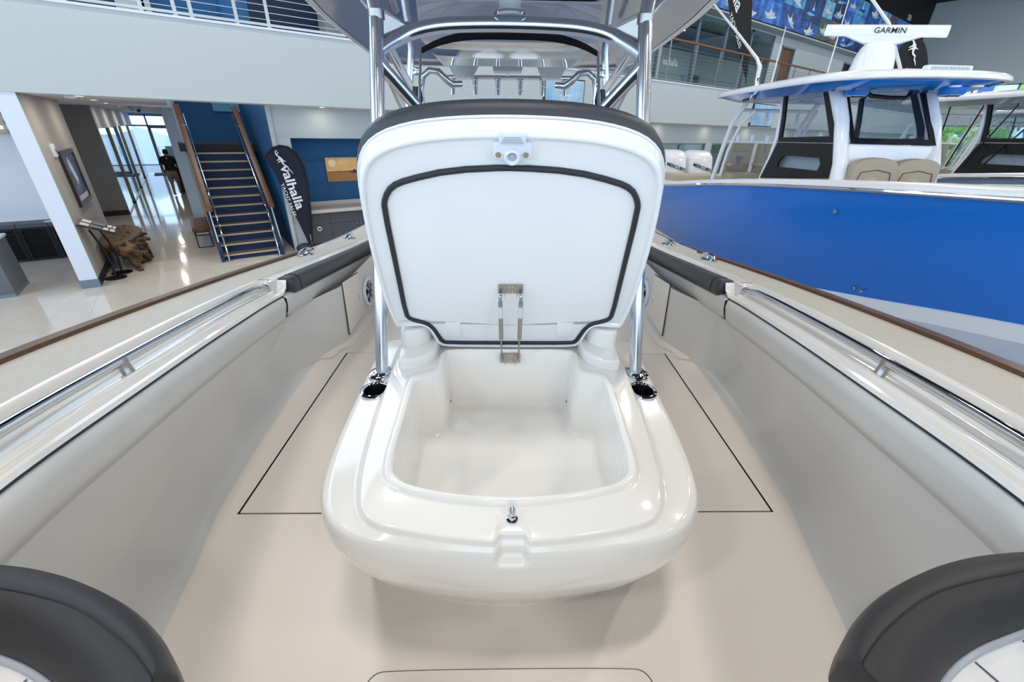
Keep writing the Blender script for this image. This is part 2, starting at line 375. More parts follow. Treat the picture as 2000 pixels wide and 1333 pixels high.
# outdoors: paving, a tented boat by the entrance, a block of flats and a hedge by the gable
struct('ground_outside', MB().box(-60, 160, 33.7, 120, -.3, -.05).box(46.3, 160, -60, 33.7, -.3, -.05), 'asphalt')
tb = MB().loft([[(x, 40+sy, z) for x, z in ((-9,0),(-9,1.0),(-4.6,3.2),(2,1.0),(2,0))] for sy in (0, 5)])
tb2 = single('covered_boat', tb, 'tarp', 'big boat under a white tarpaulin outside the glass entrance', 'boat')
b1 = thing('apartment_block', 'white block of flats with blue windows seen through the high gable window', 'building', (90,20,0))
part('facade', MB().box(90, 100, -20, 40, -.3, 26), 'ext_white', b1)
part('stair_tower', MB().box(89.6, 90.2, 11.2, 12.6, -.3, 26), 'ext_green', b1, label='lime green vertical band')
for zz in range(5):
    for yy in range(14):
        y = -14+yy*3.3
        if abs(y-11.9) < 1.4: continue
        o = part('window', MB().box(89.88, 90.02, y-.75, y+.75, 2+zz*3.0, 3.9+zz*3.0), 'mullion', b1)
        part('pane', MB().box(89.84, 89.9, y-.65, y+.65, 2.1+zz*3.0, 3.8+zz*3.0), 'ext_blue', o)
for i, (y, hh) in enumerate(((-8.4,3.6),(-2.5,4.2),(3.4,3.8),(9.3,4.3),(15.2,3.7))):
    m = MB(); rnd = random.Random(i)
    for q in range(60):
        m.ball((54+rnd.uniform(-1.5,1.5), y+rnd.uniform(-2.1,2.1), rnd.uniform(0, hh)), rnd.uniform(.4,.8), 7, 5)
    single('hedge_bush', m, 'hedge', 'green bush outside the low gable window, %s from the balcony side' % ('fifth','fourth','third','second','first')[i], 'bush', group='bushes outside the gable window')

# balcony railing (left and right of the T-top): posts, cables, rails
rail = thing('balcony_railing', 'steel cable railing with wooden handrail along the upper balcony', 'railing', (15,10.43,4.335))
posts = [-2.4, -.86, .06, .51, .74, 1.41, 1.92, 3.41]+[4.9+1.5*i for i in range(28)]
post_me = None
for x in posts:
    m = MB().box(x-.028, x+.028, 10.42, 10.45, 4.335, 5.5).box(x-.05, x+.05, 10.4, 10.47, 4.335, 4.35)
    part('post', m, 'steel', rail)
for i in range(9):
    part('cable', MB().tube([(-3, 10.435, 4.47+i*.108), (46, 10.435, 4.47+i*.108)], .006, 6), 'steel', rail)
part('bottom_rail', MB().box(-3, 46, 10.415, 10.455, 4.37, 4.41), 'steel', rail)
part('handrail', MB().box(-3, 46, 10.39, 10.48, 5.5, 5.56), 'wood_rail', rail, bevel=.012)

# downlights in the soffit
dl = [wy(440*.36, 506*.36, 11), wy(570*.36,545*.36,12), wy(649*.36,566*.36,13)]
spots = [(-1.15,10.9),(-1.15,12.7),(-1.15,15.0),(-1.15,18.6),(-1.15,21.5),(2.75,10.9),(15.0,10.9),(18.2,10.9),(21.6,10.9),(25.5,10.9),(6.2,10.9),(9.4,10.9),(12.2,10.9),(30,10.9),(34,10.9),(-4.4,11.6),(-6,11.6),(-1.15,25),(-1.15,29)]
nm = ['nearest the balcony edge over the hallway','second along the hallway','third along the hallway','fourth along the hallway','fifth along the hallway','above the feather flag','right of the T-top legs','second right of the T-top','seen through the blue boat railing','seen through the blue boat side window','behind the T-top on the left','behind the T-top in the middle','behind the T-top on the right','farther along the right soffit','farthest along the right soffit','over the louvred cabinet','over the lounge on the left','sixth along the hallway','seventh along the hallway']
for (x, y), t in zip(spots, nm):
    d = thing('downlight', 'small round recessed soffit downlight, '+t, 'light', (x,y,3.09), group='soffit downlights')
    part('trim_ring', MB().lathe([(.055,0),(.085,-.004),(.085,.008),(.055,.008)], (x,y,3.1), (0,0,1), 20, False), 'plastic_white', d)
    part('lens', MB().lathe([(.056,.006),(.056,.0)], (x,y,3.098), (0,0,1), 20), 'lamp_warm', d)
    area('downlight_lamp', (x,y,3.08), (x,y,0), .12, .12, 7 if -2 < x < -1 else 1.3, (1,.88,.72))
sd = thing('smoke_detector', 'flat white smoke detector disc on the hallway soffit', 'detector', (-1.3,11.2,3.06))
part('body', MB().lathe([(.09,0),(.085,-.025),(.05,-.035)], (-1.3,11.2,3.1)), 'plastic_white', sd)
part('indicator', MB().ball((-1.22,11.2,3.072), .012, 8, 5), 'red', sd)
dm = thing('security_camera', 'grey dome security camera under the hallway soffit', 'camera', (-.75,17.5,2.98))
part('housing', MB().lathe([(.16,0),(.15,-.05),(.1,-.12)], (-.75,17.5,3.1)), 'plastic_grey', dm)
part('lens', MB().ball((-.68,17.42,3.0), .05, 10, 7), 'black_gloss', dm)
for x, y, z, sx, sy, pw in ((13.5,15.4,7.35,6,2,60),(21.5,15.4,7.35,7,2,70),(18.5,12.3,3.05,7,.8,30),(31,15.4,7.35,6,2,40),(0,14.0,7.2,5,1,60)):  # unseen area lights added to brighten the offices and upper lounge
    area('interior_fill', (x,y,z), (x,y,0), sx, sy, pw, (1,.97,.92))
# high-bay lights under the dark roof (out of view, they light the hall)
bays = [(x, y) for x in (-8, 0, 8, 16, 26, 36) for y in (-16, -8, 0, 7)]
for i, (x, y) in enumerate(bays):
    single('high_bay_light', MB().box(x-.9, x+.9, y-.18, y+.18, 10.5, 10.6).box(x-.02,x+.02,y-.02,y+.02,10.6,11.395), 'plastic_white', 'long white high bay light under the dark showroom roof', 'light', group='high bay lights')
    area('high_bay_lamp', (x, y, 10.48), (x, y, 0), 1.6, .3, 150, (1,.95,.88))

# ------------------------------------------------------------------ stairs
st = thing('staircase', 'blue staircase with brown treads and wooden rails rising beside the hallway', 'staircase', (.8,12.2,0))
NT, RUN, RISE, Y0, Z0 = 12, .214, .178, 11.14, .13
part('stringer', MB().prism([(.14,11.0,0),(.14,11.35,0),(.14,14.0,2.1),(.14,14.0,2.5),(.14,13.7,2.42),(.14,11.0,.24)], (.07,0,0)), 'paint_navy', st)
part('stringer', MB().prism([(1.33,11.0,0),(1.33,11.35,0),(1.33,14.0,2.1),(1.33,14.0,2.5),(1.33,13.7,2.42),(1.33,11.0,.24)], (.07,0,0)), 'paint_navy', st)
for i in range(NT):
    z = Z0+i*RISE; y = Y0+i*RUN
    t = part('tread', MB().box(.21, 1.33, y-.03, y+.25, z-.035, z), 'tread', st, bevel=.008)
    part('nosing', MB().box(.21, 1.33, y-.034, y-.026, z-.036, z-.004), 'tan_light', t)
    part('grip_strip', MB().box(.27, 1.27, y+.02, y+.035, z, z+.002).box(.27, 1.27, y+.06, y+.075, z, z+.002).box(.27, 1.27, y+.1, y+.115, z, z+.002), 'carpet', t)
    part('riser', MB().box(.21, 1.33, y, y+.02, z-RISE, z-.035), 'riser_blue', st)
part('landing', MB().box(.0, 1.67, 13.72, 15.2, 2.1, 2.26), 'carpet', st)
for x0 in (.175, 1.4):
    cap = part('wood_cap', MB().prism([(x0-.04,11.5,1.08),(x0-.04,11.6,1.15),(x0-.04,14.35,3.14),(x0-.04,14.4,3.0),(x0-.04,11.6,1.0),(x0-.04,11.5,1.0)], (.12,0,0)), 'wood_rail', st, bevel=.015)
    pf = part('perforated_panel', MB().prism([(x0,11.1,.2),(x0,11.22,.2),(x0,11.66,1.02),(x0,14.3,2.96),(x0,14.3,3.02),(x0,11.52,1.05)], (.02,0,0)), 'perf_white', st)
    for q in range(9):
        a = .12+q/9*.84; y = 11.13+a*.42; z = .22+a*.8
        part('hole', MB().box(x0-.004, x0+.024, y+.02, y+.05, z-.015, z+.015), 'print_dark', pf)
for x0 in (.29, 1.30):
    hr = part('handrail', MB().tube([(x0,11.0,0),(x0,11.16,.45),(x0,11.32,.84),(x0,11.5,1.02),(x0,14.0,2.92),(x0,14.2,2.92)], .02, 10), 'chrome', st)
    part('foot_flange', MB().lathe([(.05,0),(.045,.012),(.022,.014)], (x0,11.0,0)), 'steel', hr)
    for yy in (11.9, 12.8, 13.7):
        z = 1.02+(yy-11.5)*.76; xe = .18 if x0 < .5 else 1.41
        part('bracket', MB().tube([(x0,yy,z),(xe,yy,z-.03)], .008, 6), 'steel', hr)

# ================================================================== OUR BOAT (boat frame: x to starboard of the view, y aft, z up, eye at z = 0)
D = -1.38
XO = [(-1.75,.05),(-1.6,.28),(-1.2,.62),(-.6,.96),(0,1.2),(.5,1.37),(1.0,1.49),(1.55,1.545),(2.25,1.565),(3.4,1.56),(6,1.55),(9.2,1.5)]
X3 = [(-1.2,.38),(-.6,.69),(0,.95),(.4,1.08),(.78,1.185),(1.12,1.245),(1.7,1.315),(2.2,1.335),(3.4,1.33),(9.2,1.28)]
X5 = [(-1.2,.2),(-.6,.52),(0,.78),(.3,.9),(.58,.995),(1.0,1.065),(1.49,1.135),(2.05,1.187),(3.4,1.185),(9.2,1.15)]
XC = [(-1.2,.18),(-.6,.5),(0,.78),(.4,.95),(.72,1.055),(.95,1.1),(1.16,1.155),(2.1,1.22),(9.2,1.22)]
GT = [(-1.8,-.36),(-1.0,-.41),(0,-.505),(2,-.755),(4,-1.0),(6,-1.09),(9.2,-1.12)]
def G(y): return cr(GT, y)
def stations(a, b, n): return [a+(b-a)*i/n for i in range(n+1)]
boat = thing('motor_boat', 'white open motor boat the view is taken from, seen from its bow', 'boat', (0,4,-3.2), FB)
for sd in (-1, 1):
    YS = stations(-1.15, 9.1, 60)
    def P(x, y, z): return (sd*x, y, z)
    part('hull_side', MB().loft([[P(cr(XO,y)+.012,y,G(y)-.03), P(cr(XO,y)+.005,y,G(y)-.12), P(cr(XO,y)-.10,y,G(y)-.6), P(max(cr(XO,y)-.34,.05),y,-2.25), P(.02,y,-2.62+.25*max(0,-y))] for y in YS], False), 'white_paint', boat)
    part('rub_rail', MB().tube([P(cr(XO,y)+.014,y,G(y)-.02) for y in YS], .02, 8), 'chrome', boat)
    part('teak_strip', MB().loft([[P(cr(XO,y)+.004,y,G(y)-.01), P(cr(XO,y)+.002,y,G(y)+.012), P(cr(XO,y)-.046,y,G(y)+.014), P(cr(XO,y)-.05,y,G(y)-.01)] for y in stations(-1.15,3.25,40)]), 'teak', boat, angle=60, label='brown teak strip along the gunwale edge')
    part('gunwale_edge', MB().loft([[P(cr(XO,y)+.012,y,G(y)-.03), P(cr(XO,y)+.008,y,G(y)-.004), P(cr(XO,y)-.02,y,G(y))] for y in stations(3.2,9.1,24)], False), 'gelcoat', boat)
    part('gunwale_top', MB().loft([[P(cr(XO,y)-.02,y,G(y)), P(cr(X3,y),y,G(y)), P(cr(X3,y),y,G(y)-.02), P(cr(XO,y)-.02,y,G(y)-.02)] for y in YS]), 'nonskid', boat, label='beige non-skid gunwale')
    # polished inner edge, rail recess with two ledges, aft end of the recess at y = 2.1
    YR = stations(-1.1, 2.08, 44)
    def rec(y):
        a, b, g = cr(X3,y), cr(X5,y), G(y); w = a-b
        return [(a+.004,g+.001),(a-.012*1,g-.001),(a-.10*w,g-.006),(a-.20*w,g-.022),(a-.28*w,g-.046),(a-.36*w,g-.056),(a-.56*w,g-.058),(a-.60*w,g-.050),(a-.66*w,g-.047),(a-.72*w,g-.050),(a-.75*w,g-.062),(a-.86*w,g-.062),(a-.90*w,g-.057),(a-.97*w,g-.060),(a-1.0*w,g-.072)]
    rings = [[P(x,y,z) for x, z in rec(y)] for y in YR]
    ye = 2.145; a, g = cr(X3,ye), G(ye); b = cr(X5,ye)
    end = [P(a-(a-b)*t,ye,g-.002-.0*t) for t in (0,.06,.1,.2,.28,.36,.56,.6,.66,.72,.75,.86,.9,.97,1.0)]
    part('rail_recess', MB().loft(rings+[[P(x,2.125,z+.4*(G(2.12)-.002-z)) for x,z in rec(2.12)], end], False), 'gelcoat', boat, angle=50)
    part('seal_strip', MB().tube([P(cr(X5,y)+.001,y,G(y)-.076) for y in YR], .0032, 6), 'rubber', boat)
    part('coaming_panel', MB().loft([[P(cr(X5,y)+.01,y,G(y)-.078), P(cr(X5,y)-.006,y,G(y)-.084), P(cr(X5,y)-.012,y,G(y)-.12), P(cr(X5,y)+.004,y,G(y)-.18), P(cr(X5,y)+.026,y,G(y)-.225), P(cr(X5,y)+.05,y,G(y)-.232)] for y in stations(-1.1,2.0645,40)], False), 'liner', boat, angle=60)
    part('coaming_panel', MB().loft([[P(1.24,y,G(y)-.0), P(1.22,y,G(y)-.07), P(1.182,y,G(y)-.078), P(1.168,y,G(y)-.086), P(1.170,y,G(y)-.13), P(1.185,y,G(y)-.185), P(1.22,y,G(y)-.195)] for y in stations(2.066,4.6,24)], False), 'liner', boat, angle=60)
    part('gunwale_inner_edge', MB().loft([[P(1.34,y,G(y)+.0008), P(1.27,y,G(y)+.001), P(1.252,y,G(y)-.004), P(1.246,y,G(y)-.03)] for y in stations(2.14,4.6,20)], False), 'gelcoat', boat, angle=60)
    part('hull_liner', MB().loft([[P(cr(X5,y)+.045,y,G(y)-.22), P(cr(X5,y)+.062,y,G(y)-.27), P((cr(X5,y)+.07+cr(XC,y)+.075)/2,y,(G(y)-.27+D+.2)/2), P(cr(XC,y)+.085,y,D+.19), P(cr(XC,y)+.06,y,D+.085), P(cr(XC,y)+.03,y,D+.03), P(cr(XC,y)+.004,y,D+.007), P(cr(XC,y)-.01,y,D)] for y in stations(-1.15,4.6,50)], False), 'liner', boat, angle=70)
    # grab rail
    gr = part('grab_rail', MB().tube([P((cr(X3,y)*.47+cr(X5,y)*.53)+.012,y,G(y)-.012+ (0 if y < 1.95 else -(y-1.95)*.15)) for y in stations(-.9,2.06,30)], .0155, 12), 'chrome', boat, label='chrome grab rail')
    for y in (1.09, -.1):
        x = cr(X3,y)*.47+cr(X5,y)*.53+.012
        part('rail_stanchion', MB().lathe([(.022,0),(.016,.008),(.0155,.045),(.018,.06)], P(x-.012,y,G(y)-.066), (.2*sd,0,1), 16), 'steel', gr)
    part('rail_end_cap', MB().lathe([(.024,0),(.024,.006),(.016,.01)], P(cr(X3,2.09)*.47+cr(X5,2.09)*.53+.012,2.092,G(2.07)-.03), (0,-1,-.1), 16), 'chrome', gr)
    # aft side locker with door, latch and speaker
    lk = part('side_locker', MB().loft([[P(1.30,1.95,z),P(1.262,2.1,z),P(1.215,2.28,z),P(1.15,2.46,z),P(1.105,2.56,z),P(1.09,2.62,z),P(1.09,4.6,z)] for z in (D, D+.25, G(2.5)-.16)], False), 'liner', boat, angle=60)
    dr = part('locker_door', MB().prism([P(1.083,2.624,-.965),P(1.083,2.925,-1.0),P(1.083,2.9,-1.32),P(1.083,2.593,-1.325)], P(.01,0,0)), 'deck', lk, bevel=.004)
    part('door_gap', MB().prism([P(1.088,2.616,-.958),P(1.088,2.932,-.994),P(1.088,2.906,-1.327),P(1.088,2.586,-1.332)], P(.004,0,0)), 'rubber', lk)
    part('latch', MB().lathe([(.0,.006),(.012,.006),(.02,.003),(.022,0)], P(1.083,2.865,-1.165), P(-1,0,0), 16), 'chrome', lk)
    sp = part('speaker', MB().lathe([(.115,0),(.112,.012),(.09,.018),(.085,.006)], P(1.088,3.08,-1.2), P(-1,0,0), 28, False), 'plastic_white', lk, label='white round speaker with black grille')
    part('cone', MB().lathe([(.088,.0),(.03,.004),(.03,.014),(.0,.016)], P(1.088,3.08,-1.2), P(-1,0,0), 20), 'black', sp)
    for q in range(6):
        an = q*math.pi/3+.3; c, s_ = math.cos(an), math.sin(an)
        part('grille_spoke', MB().obox(P(1.072,3.08+c*.06,-1.2+s_*.06), (.003,0,0), (0,c*.028,s_*.028), (0,-s_*.008,c*.008)), 'plastic_grey', sp)
    part('plinth', MB().prism([P(1.26,2.32,D),P(1.13,2.34,D),P(1.115,2.38,D),P(1.11,2.44,D),P(1.05,2.52,D),P(1.03,2.86,D),P(1.02,4.6,D),P(1.26,4.6,D)], (0,0,.016)), 'deck', boat, bevel=.005)
# deck with the seams of the two side hatches left open
dk = MB()
def strip(x0, x1, y0, y1): dk.add([(x0,y0,D),(x1,y0,D),(x1,y1,D),(x0,y1,D),(x0,y0,D-.02),(x1,y0,D-.02),(x1,y1,D-.02),(x0,y1,D-.02)], [(0,1,2,3),(4,7,6,5),(0,4,5,1),(1,5,6,2),(2,6,7,3),(3,7,4,0)])
ya = stations(-1.15, 1.14, 20)
dk.loft([[(-cr(XC,y)-.03,y,D),(0,y,D),(cr(XC,y)+.03,y,D)] for y in ya], False)
ya = stations(1.14, 2.42, 10)
for sd in (-1,1): dk.loft([[(sd*1.064,y,D),(sd*(cr(XC,y)+.03),y,D)] for y in ya], False)
dk.loft([[(-cr(XC,y)-.03,y,D),(0,y,D),(cr(XC,y)+.03,y,D)] for y in stations(2.42,4.6,10)], False)
dk.loft([[(-.35,1.14,D),(.35,1.14,D)],[(-.35,2.42,D),(.35,2.42,D)]], False)
deck = part('deck', dk, 'deck', boat)
part('seam_gasket', MB().box(-1.08,1.08,1.12,2.45,D-.03,D-.009), 'rubber', deck)
for sd in (-1,1):
    part('deck_hatch', MB().box(min(sd*.3,sd*1.057),max(sd*.3,sd*1.057),1.147,2.42,D-.008,D), 'deck', deck, bevel=.003)
hp = smooth([(-.40,-.4,0),(.40,-.4,0),(.40,.55,0),(.385,.595,0),(.34,.606,0),(-.34,.606,0),(-.385,.595,0),(-.40,.55,0)], 2)
part('hatch_gap', MB().prism([(p.x*1.008, p.y+.003, D+.0) for p in hp], (0,0,.002)), 'rubber', deck)
part('bow_hatch', MB().prism([(p.x, p.y, D) for p in hp], (0,0,.007)), 'deck', deck, bevel=.003)
part('cockpit_sole', MB().box(-1.3,1.3,4.55,9.0,D-.35,D-.3), 'deck', boat)
part('transom', MB().box(-1.45,1.45,8.9,9.1,-2.3,-1.15), 'gelcoat', boat, bevel=.03)
# cleats on the gunwales
def cleat(x, y, sd, label):
    z = G(y)+.001; t = thing('mooring_cleat', label, 'cleat', (x,y,z), FB, 'pop-up cleats on the gunwales')
    ax = V((0,1,0)); L = .115
    part('base', MB().lathe([(.06,0),(.058,.006),(.04,.008)], (x,y,z), (0,0,1), 20), 'chrome', t)
    part('horns', MB().tube([(x,y-L,z+.022),(x,y-L*.5,z+.03),(x,y,z+.032),(x,y+L*.5,z+.026),(x,y+L,z+.010)], [.006,.012,.014,.012,.006], 10), 'chrome', t)
    for q in (-.03,.03): part('foot', MB().tube([(x,y+q,z),(x,y+q,z+.03)], .009, 8), 'chrome', t)
cleat(-1.47,3.0,-1,'chrome mooring cleat on the left gunwale, nearest to the bow'); cleat(-1.45,3.86,-1,'chrome mooring cleat on the left gunwale, close to the open lid'); cleat(-1.44,4.7,-1,'chrome fitting on the left gunwale half hidden by the lid')
cleat(1.45,2.9,1,'chrome mooring cleat on the right gunwale, nearest to the bow'); cleat(1.44,3.66,1,'chrome mooring cleat on the right gunwale, close to the open lid')
# bolsters on the coaming
for sd, t in ((-1,'left'),(1,'right')):
    b = thing('coaming_bolster', 'long dark grey padded bolster on the %s coaming behind the grab rail' % t, 'cushion', (sd*1.2,3.2,-.95), FB, 'coaming bolsters')
    m = MB(); rings = []
    for y in [2.16,2.165,2.18]+stations(2.22,4.5,16)+[4.52]:
        k = .84 if y < 2.162 else (.94 if y < 2.17 else (.99 if y < 2.2 else 1))
        cxm, czm = 1.205, G(y)-.027
        pr = [(1.246,.004),(1.215,.010),(1.185,.008),(1.170,.0),(1.163,-.014),(1.161,-.045),(1.163,-.072),(1.172,-.082),(1.246,-.075)]
        rings.append([(sd*(cxm+(x-cxm)*k), y, G(y)+(-.027+(z+.027)*k)) for x, z in pr])
    part('pad', m.loft(rings), 'vinyl', b, angle=70)
    part('end_seam', MB().tube([(sd*x,2.24,G(2.24)+z) for x, z in ((1.243,.006),(1.215,.0115),(1.185,.0095),(1.169,.001),(1.162,-.014),(1.16,-.045),(1.162,-.072))], .0015, 6), 'black', b)

# ------------------------------------------------------------------ storage seat (open box)
seat = thing('storage_seat', 'glossy white moulded storage seat with an open tub and raised lid', 'storage seat', (0,1.1,D), FB)
NA = 480; CEN = V((0,1.08))
def polar(half, it=2):
    pts = [V((x,y,0)) for x, y in half]; full = pts+[V((-p.x,p.y,0)) for p in reversed(pts) if p.x > 1e-6]
    full = smooth(full, it); out = []
    for k in range(NA):
        an = -math.pi/2+2*math.pi*k/NA; d = V((math.cos(an),math.sin(an))); best = 0
        for i in range(len(full)):
            a, b = V((full[i].x,full[i].y))-CEN, V((full[(i+1)%len(full)].x,full[(i+1)%len(full)].y))-CEN
            e = b-a; den = d.x*e.y-d.y*e.x
            if abs(den) < 1e-9: continue
            t = (a.x*e.y-a.y*e.x)/den; s = (a.x*d.y-a.y*d.x)/den
            if t > 0 and -1e-6 <= s <= 1+1e-6: best = max(best, t)
        out.append(CEN+d*best)
    return out
O_OUT = polar([(0,.598),(.14,.607),(.26,.622),(.35,.637),(.43,.672),(.495,.745),(.525,.85),(.54,1.0),(.548,1.2),(.555,1.42),(.558,1.62),(.54,1.66),(0,1.66)])
O_PLT = polar([(0,.61),(.137,.621),(.252,.643),(.322,.662),(.36,.695),(.382,.76),(.400,.86),(.418,1.06),(.433,1.29),(.44,1.42),(.44,1.6),(0,1.6)])
O_LIP = polar([(0,.702),(.12,.710),(.23,.732),(.315,.764),(.348,.82),(.356,1.07),(.365,1.25),(.35,1.285),(.275,1.315),(.272,1.37),(.275,1.47),(0,1.47)], 2)
O_INN = polar([(0,.719),(.12,.726),(.22,.746),(.29,.776),(.322,.83),(.330,1.07),(.338,1.225),(.32,1.245),(.26,1.27),(.243,1.31),(.249,1.43),(.24,1.442),(0,1.442)], 2)
O_BAS = polar([(0,.768),(.15,.778),(.29,.808),(.42,.853),(.49,.905),(.505,1.0),(.505,1.3),(.505,1.62),(0,1.62)])
def mixo(a, b, t): return [p+(q-p)*t for p, q in zip(a, b)]
def ring(o, z): return [(p.x,p.y,z) for p in o]
IN_B = [CEN+(p-CEN)*.955 for p in O_BAS]
body = [ring(IN_B,D-.002), ring(IN_B,D+.012), ring([CEN+(p-CEN)*.985 for p in O_BAS],D+.022), ring(mixo(O_OUT,O_BAS,.97),D+.04), ring(mixo(O_OUT,O_BAS,.75),D+.12), ring(mixo(O_OUT,O_BAS,.42),D+.22), ring(mixo(O_OUT,O_BAS,.15),D+.33), ring(mixo(O_OUT,O_BAS,.02),-.96), ring(O_OUT,-.915), ring(mixo(O_OUT,O_PLT,.03),-.89), ring(mixo(O_OUT,O_PLT,.10),-.872), ring(mixo(O_OUT,O_PLT,.25),-.862), ring(mixo(O_OUT,O_PLT,.82),-.852), ring(mixo(O_OUT,O_PLT,.90),-.845), ring(mixo(O_OUT,O_PLT,.97),-.833), ring(mixo(O_PLT,O_LIP,.05),-.829), ring(mixo(O_PLT,O_LIP,.9),-.829), ring(O_LIP,-.827), ring(mixo(O_LIP,O_INN,.18),-.815), ring(mixo(O_LIP,O_INN,.4),-.811), ring(mixo(O_LIP,O_INN,.8),-.811), ring(O_INN,-.817)]
def refine(R, spans):
    out = [R[0]]
    for i in range(1, len(R)):
        n_ = spans.get(i, 1)
        for q in range(1, n_+1): out.append([V(p)*(1-q/n_)+V(c)*(q/n_) for p, c in zip(R[i-1], R[i])])
    return out
body = refine(body, {7:4, 8:4, 9:3, 10:2, 11:3, 12:12, 13:2, 14:2})
def sstep(a, b, x): t_ = max(0, min(1, (x-a)/(b-a))); return t_*t_*(3-2*t_)
for r_ in body:                                     # moulded finger recess in the front edge
    for p in range(NA):
        q = V(r_[p])
        if q.y < .75 and abs(q.x) < .06 and q.z > -.95:
            k = (1-sstep(.028,.040,abs(q.x)))*sstep(-.905,-.888,q.z)*(1-sstep(.618,.640,q.y))
            q.y += .020*k; r_[p] = q
mbody = MB().loft(body, True, True, False)
CUPS = [V((-.473,1.228,0)), V((.473,1.228,0))]
def fc(f): c_ = sum((mbody.v[i] for i in f), V((0,0,0)))/len(f); return c_
mbody.f = [f for f in mbody.f if len(f) > 8 or not (fc(f).z > -.9 and min((V((fc(f).x,fc(f).y,0))-c_).length for c_ in CUPS) < .041)]
sb = part('seat_body', mbody, 'gelcoat', seat, angle=60)
inn2 = [CEN+(p-CEN)*.965 for p in O_INN]
part('tub', MB().loft([ring(O_INN,-.817), ring(mixo(O_INN,inn2,.3),-.86), ring(mixo(O_INN,inn2,.9),-1.04), ring([CEN+(p-CEN)*.95 for p in O_INN],-1.068), ring([CEN+(p-CEN)*.91 for p in O_INN],-1.08)], True, False, True), 'gelcoat', seat, angle=60)
for x in (-.256,.256):
    part('drain_hole', MB().lathe([(.009,0),(.009,.003),(.004,.003)], (x*.96,1.405,-1.03), (-.3*(1 if x>0 else -1),-1,0), 12), 'black', seat)
# raised corner blocks under the lid notches
for sd in (-1,1):
    q = smooth([(sd*.424,1.335,0),(sd*.385,1.328,0),(sd*.345,1.34,0),(sd*.312,1.365,0),(sd*.285,1.41,0),(sd*.278,1.5,0),(sd*.278,1.62,0),(sd*.426,1.62,0)], 1)
    part('corner_block', MB().prism([(p.x,p.y,-.85) for p in q], (0,0,.062)), 'gelcoat', seat, bevel=.012, segs=3)
    q = smooth([(sd*.427,1.43,0),(sd*.385,1.425,0),(sd*.345,1.44,0),(sd*.315,1.48,0),(sd*.31,1.55,0),(sd*.31,1.62,0),(sd*.427,1.62,0)], 1)
    part('corner_block', MB().prism([(p.x,p.y,-.80) for p in q], (0,0,.085)), 'gelcoat', seat, bevel=.014, segs=3)
# finger recess at the front, its striker pin, small plugs
part('striker_pin', MB().lathe([(.014,0),(.0135,.006),(.009,.008),(.0085,.016),(.006,.018),(.006,.026),(.0095,.028),(.009,.036),(.004,.046),(.0005,.05)], (0,.665,-.829), (0,0,1), 20), 'chrome', seat, label='chrome striker pin')
for x, y, z in ((-.305,.655,-.88),(.315,.660,-.88)):
    part('plug', MB().ball((x,y-.012,z), .007, 10, 6), 'plastic_white', seat)
# cup holders and leg flanges on the wings
for sd in (-1,1):
    c = (sd*.473,1.228,-.853)
    ch = part('cup_holder', MB().lathe([(.051,-.004),(.054,.0),(.054,.003),(.048,.007),(.044,.008),(.041,.006),(.0385,0)], c, (0,0,1), 36, False), 'chrome', seat, label='chrome recessed cup holder')
    part('cup_well', MB().lathe([(.0395,.004),(.037,-.004),(.036,-.075),(.030,-.085),(.0,-.086)], c, (0,0,1), 32, False), 'steel_dark', ch)
# lid, in its own plane: (x, s up the lid, w towards the eye)
LO = V((0,1.475,-.80)); LU = V((0,-.475,1)).normalized(); LN = V((0,-LU.z,LU.y))
def LP(x, s, w): return LO+V((x,0,0))+LU*s+LN*w
half = [(0,.85),(.1,.848),(.19,.841),(.26,.829),(.32,.810),(.362,.783),(.388,.748),(.405,.70),(.42,.60),(.432,.45),(.438,.3),(.437,.2),(.432,.112),(.42,.108),(.37,.112),(.33,.118),(.308,.098),(.296,.05),(.288,.004),(.262,-.020),(.12,-.024),(0,-.024)]
full = [V((x,s,0)) for x, s in half]+[V((-x,s,0)) for x, s in reversed(half[1:-1])]
full = smooth(full, 1)
cen = V((0,.42,0)); nf = len(full); nrm = []
for i in range(nf):
    t = (full[(i+1)%nf]-full[i-1]).normalized(); nn = V((t.y,-t.x,0)); nn = nn if nn.dot(full[i]-cen) > -.2*0-.0 or True else -nn
    nrm.append(nn)
if nrm[0].y < 0: nrm = [-q for q in nrm]
def off(ds, dt): return [p+q*(ds+(dt-ds)*max(0,q.y)) for p, q in zip(full, nrm)]
def _mono():
    s_ = [0]*nf; h_ = nf//2; m_ = 9
    for i in range(h_+1): m_ = min(m_, full[i].y); s_[i] = m_
    m_ = 9
    for i in range(nf-1, h_, -1): m_ = min(m_, full[i].y); s_[i] = m_
    return s_
SPS = _mono()
def spine(w): return [LP(0, min(.82,max(0,s_)), w) for s_ in SPS]
def lr(o, w): return [LP(p.x,p.y,w) for p in o]
lid = part('lid', MB().loft([spine(-.012), lr(off(-.022,-.022),-.012), lr(off(-.018,-.018),-.012), lr(off(-.014,-.014),-.011), lr(off(-.011,-.012),-.004), lr(off(-.007,-.008),0), lr(off(-.002,-.002),0), lr(off(.002,.003),-.004), lr(off(.008,.012),-.03), lr(off(.012,.017),-.045), lr(off(.004,.006),-.052), lr(off(-.008,-.008),-.054), spine(-.054)], True, False, False), 'lid_white', seat, angle=50, label='raised white lid')
cu = [p for p in full]
cing = [i for i in range(nf)]
def cut(o, smin=.12): return [V((p.x if p.y > smin else p.x*min(1,.44/max(abs(p.x),1e-6)), max(p.y,smin), 0)) for p in o]
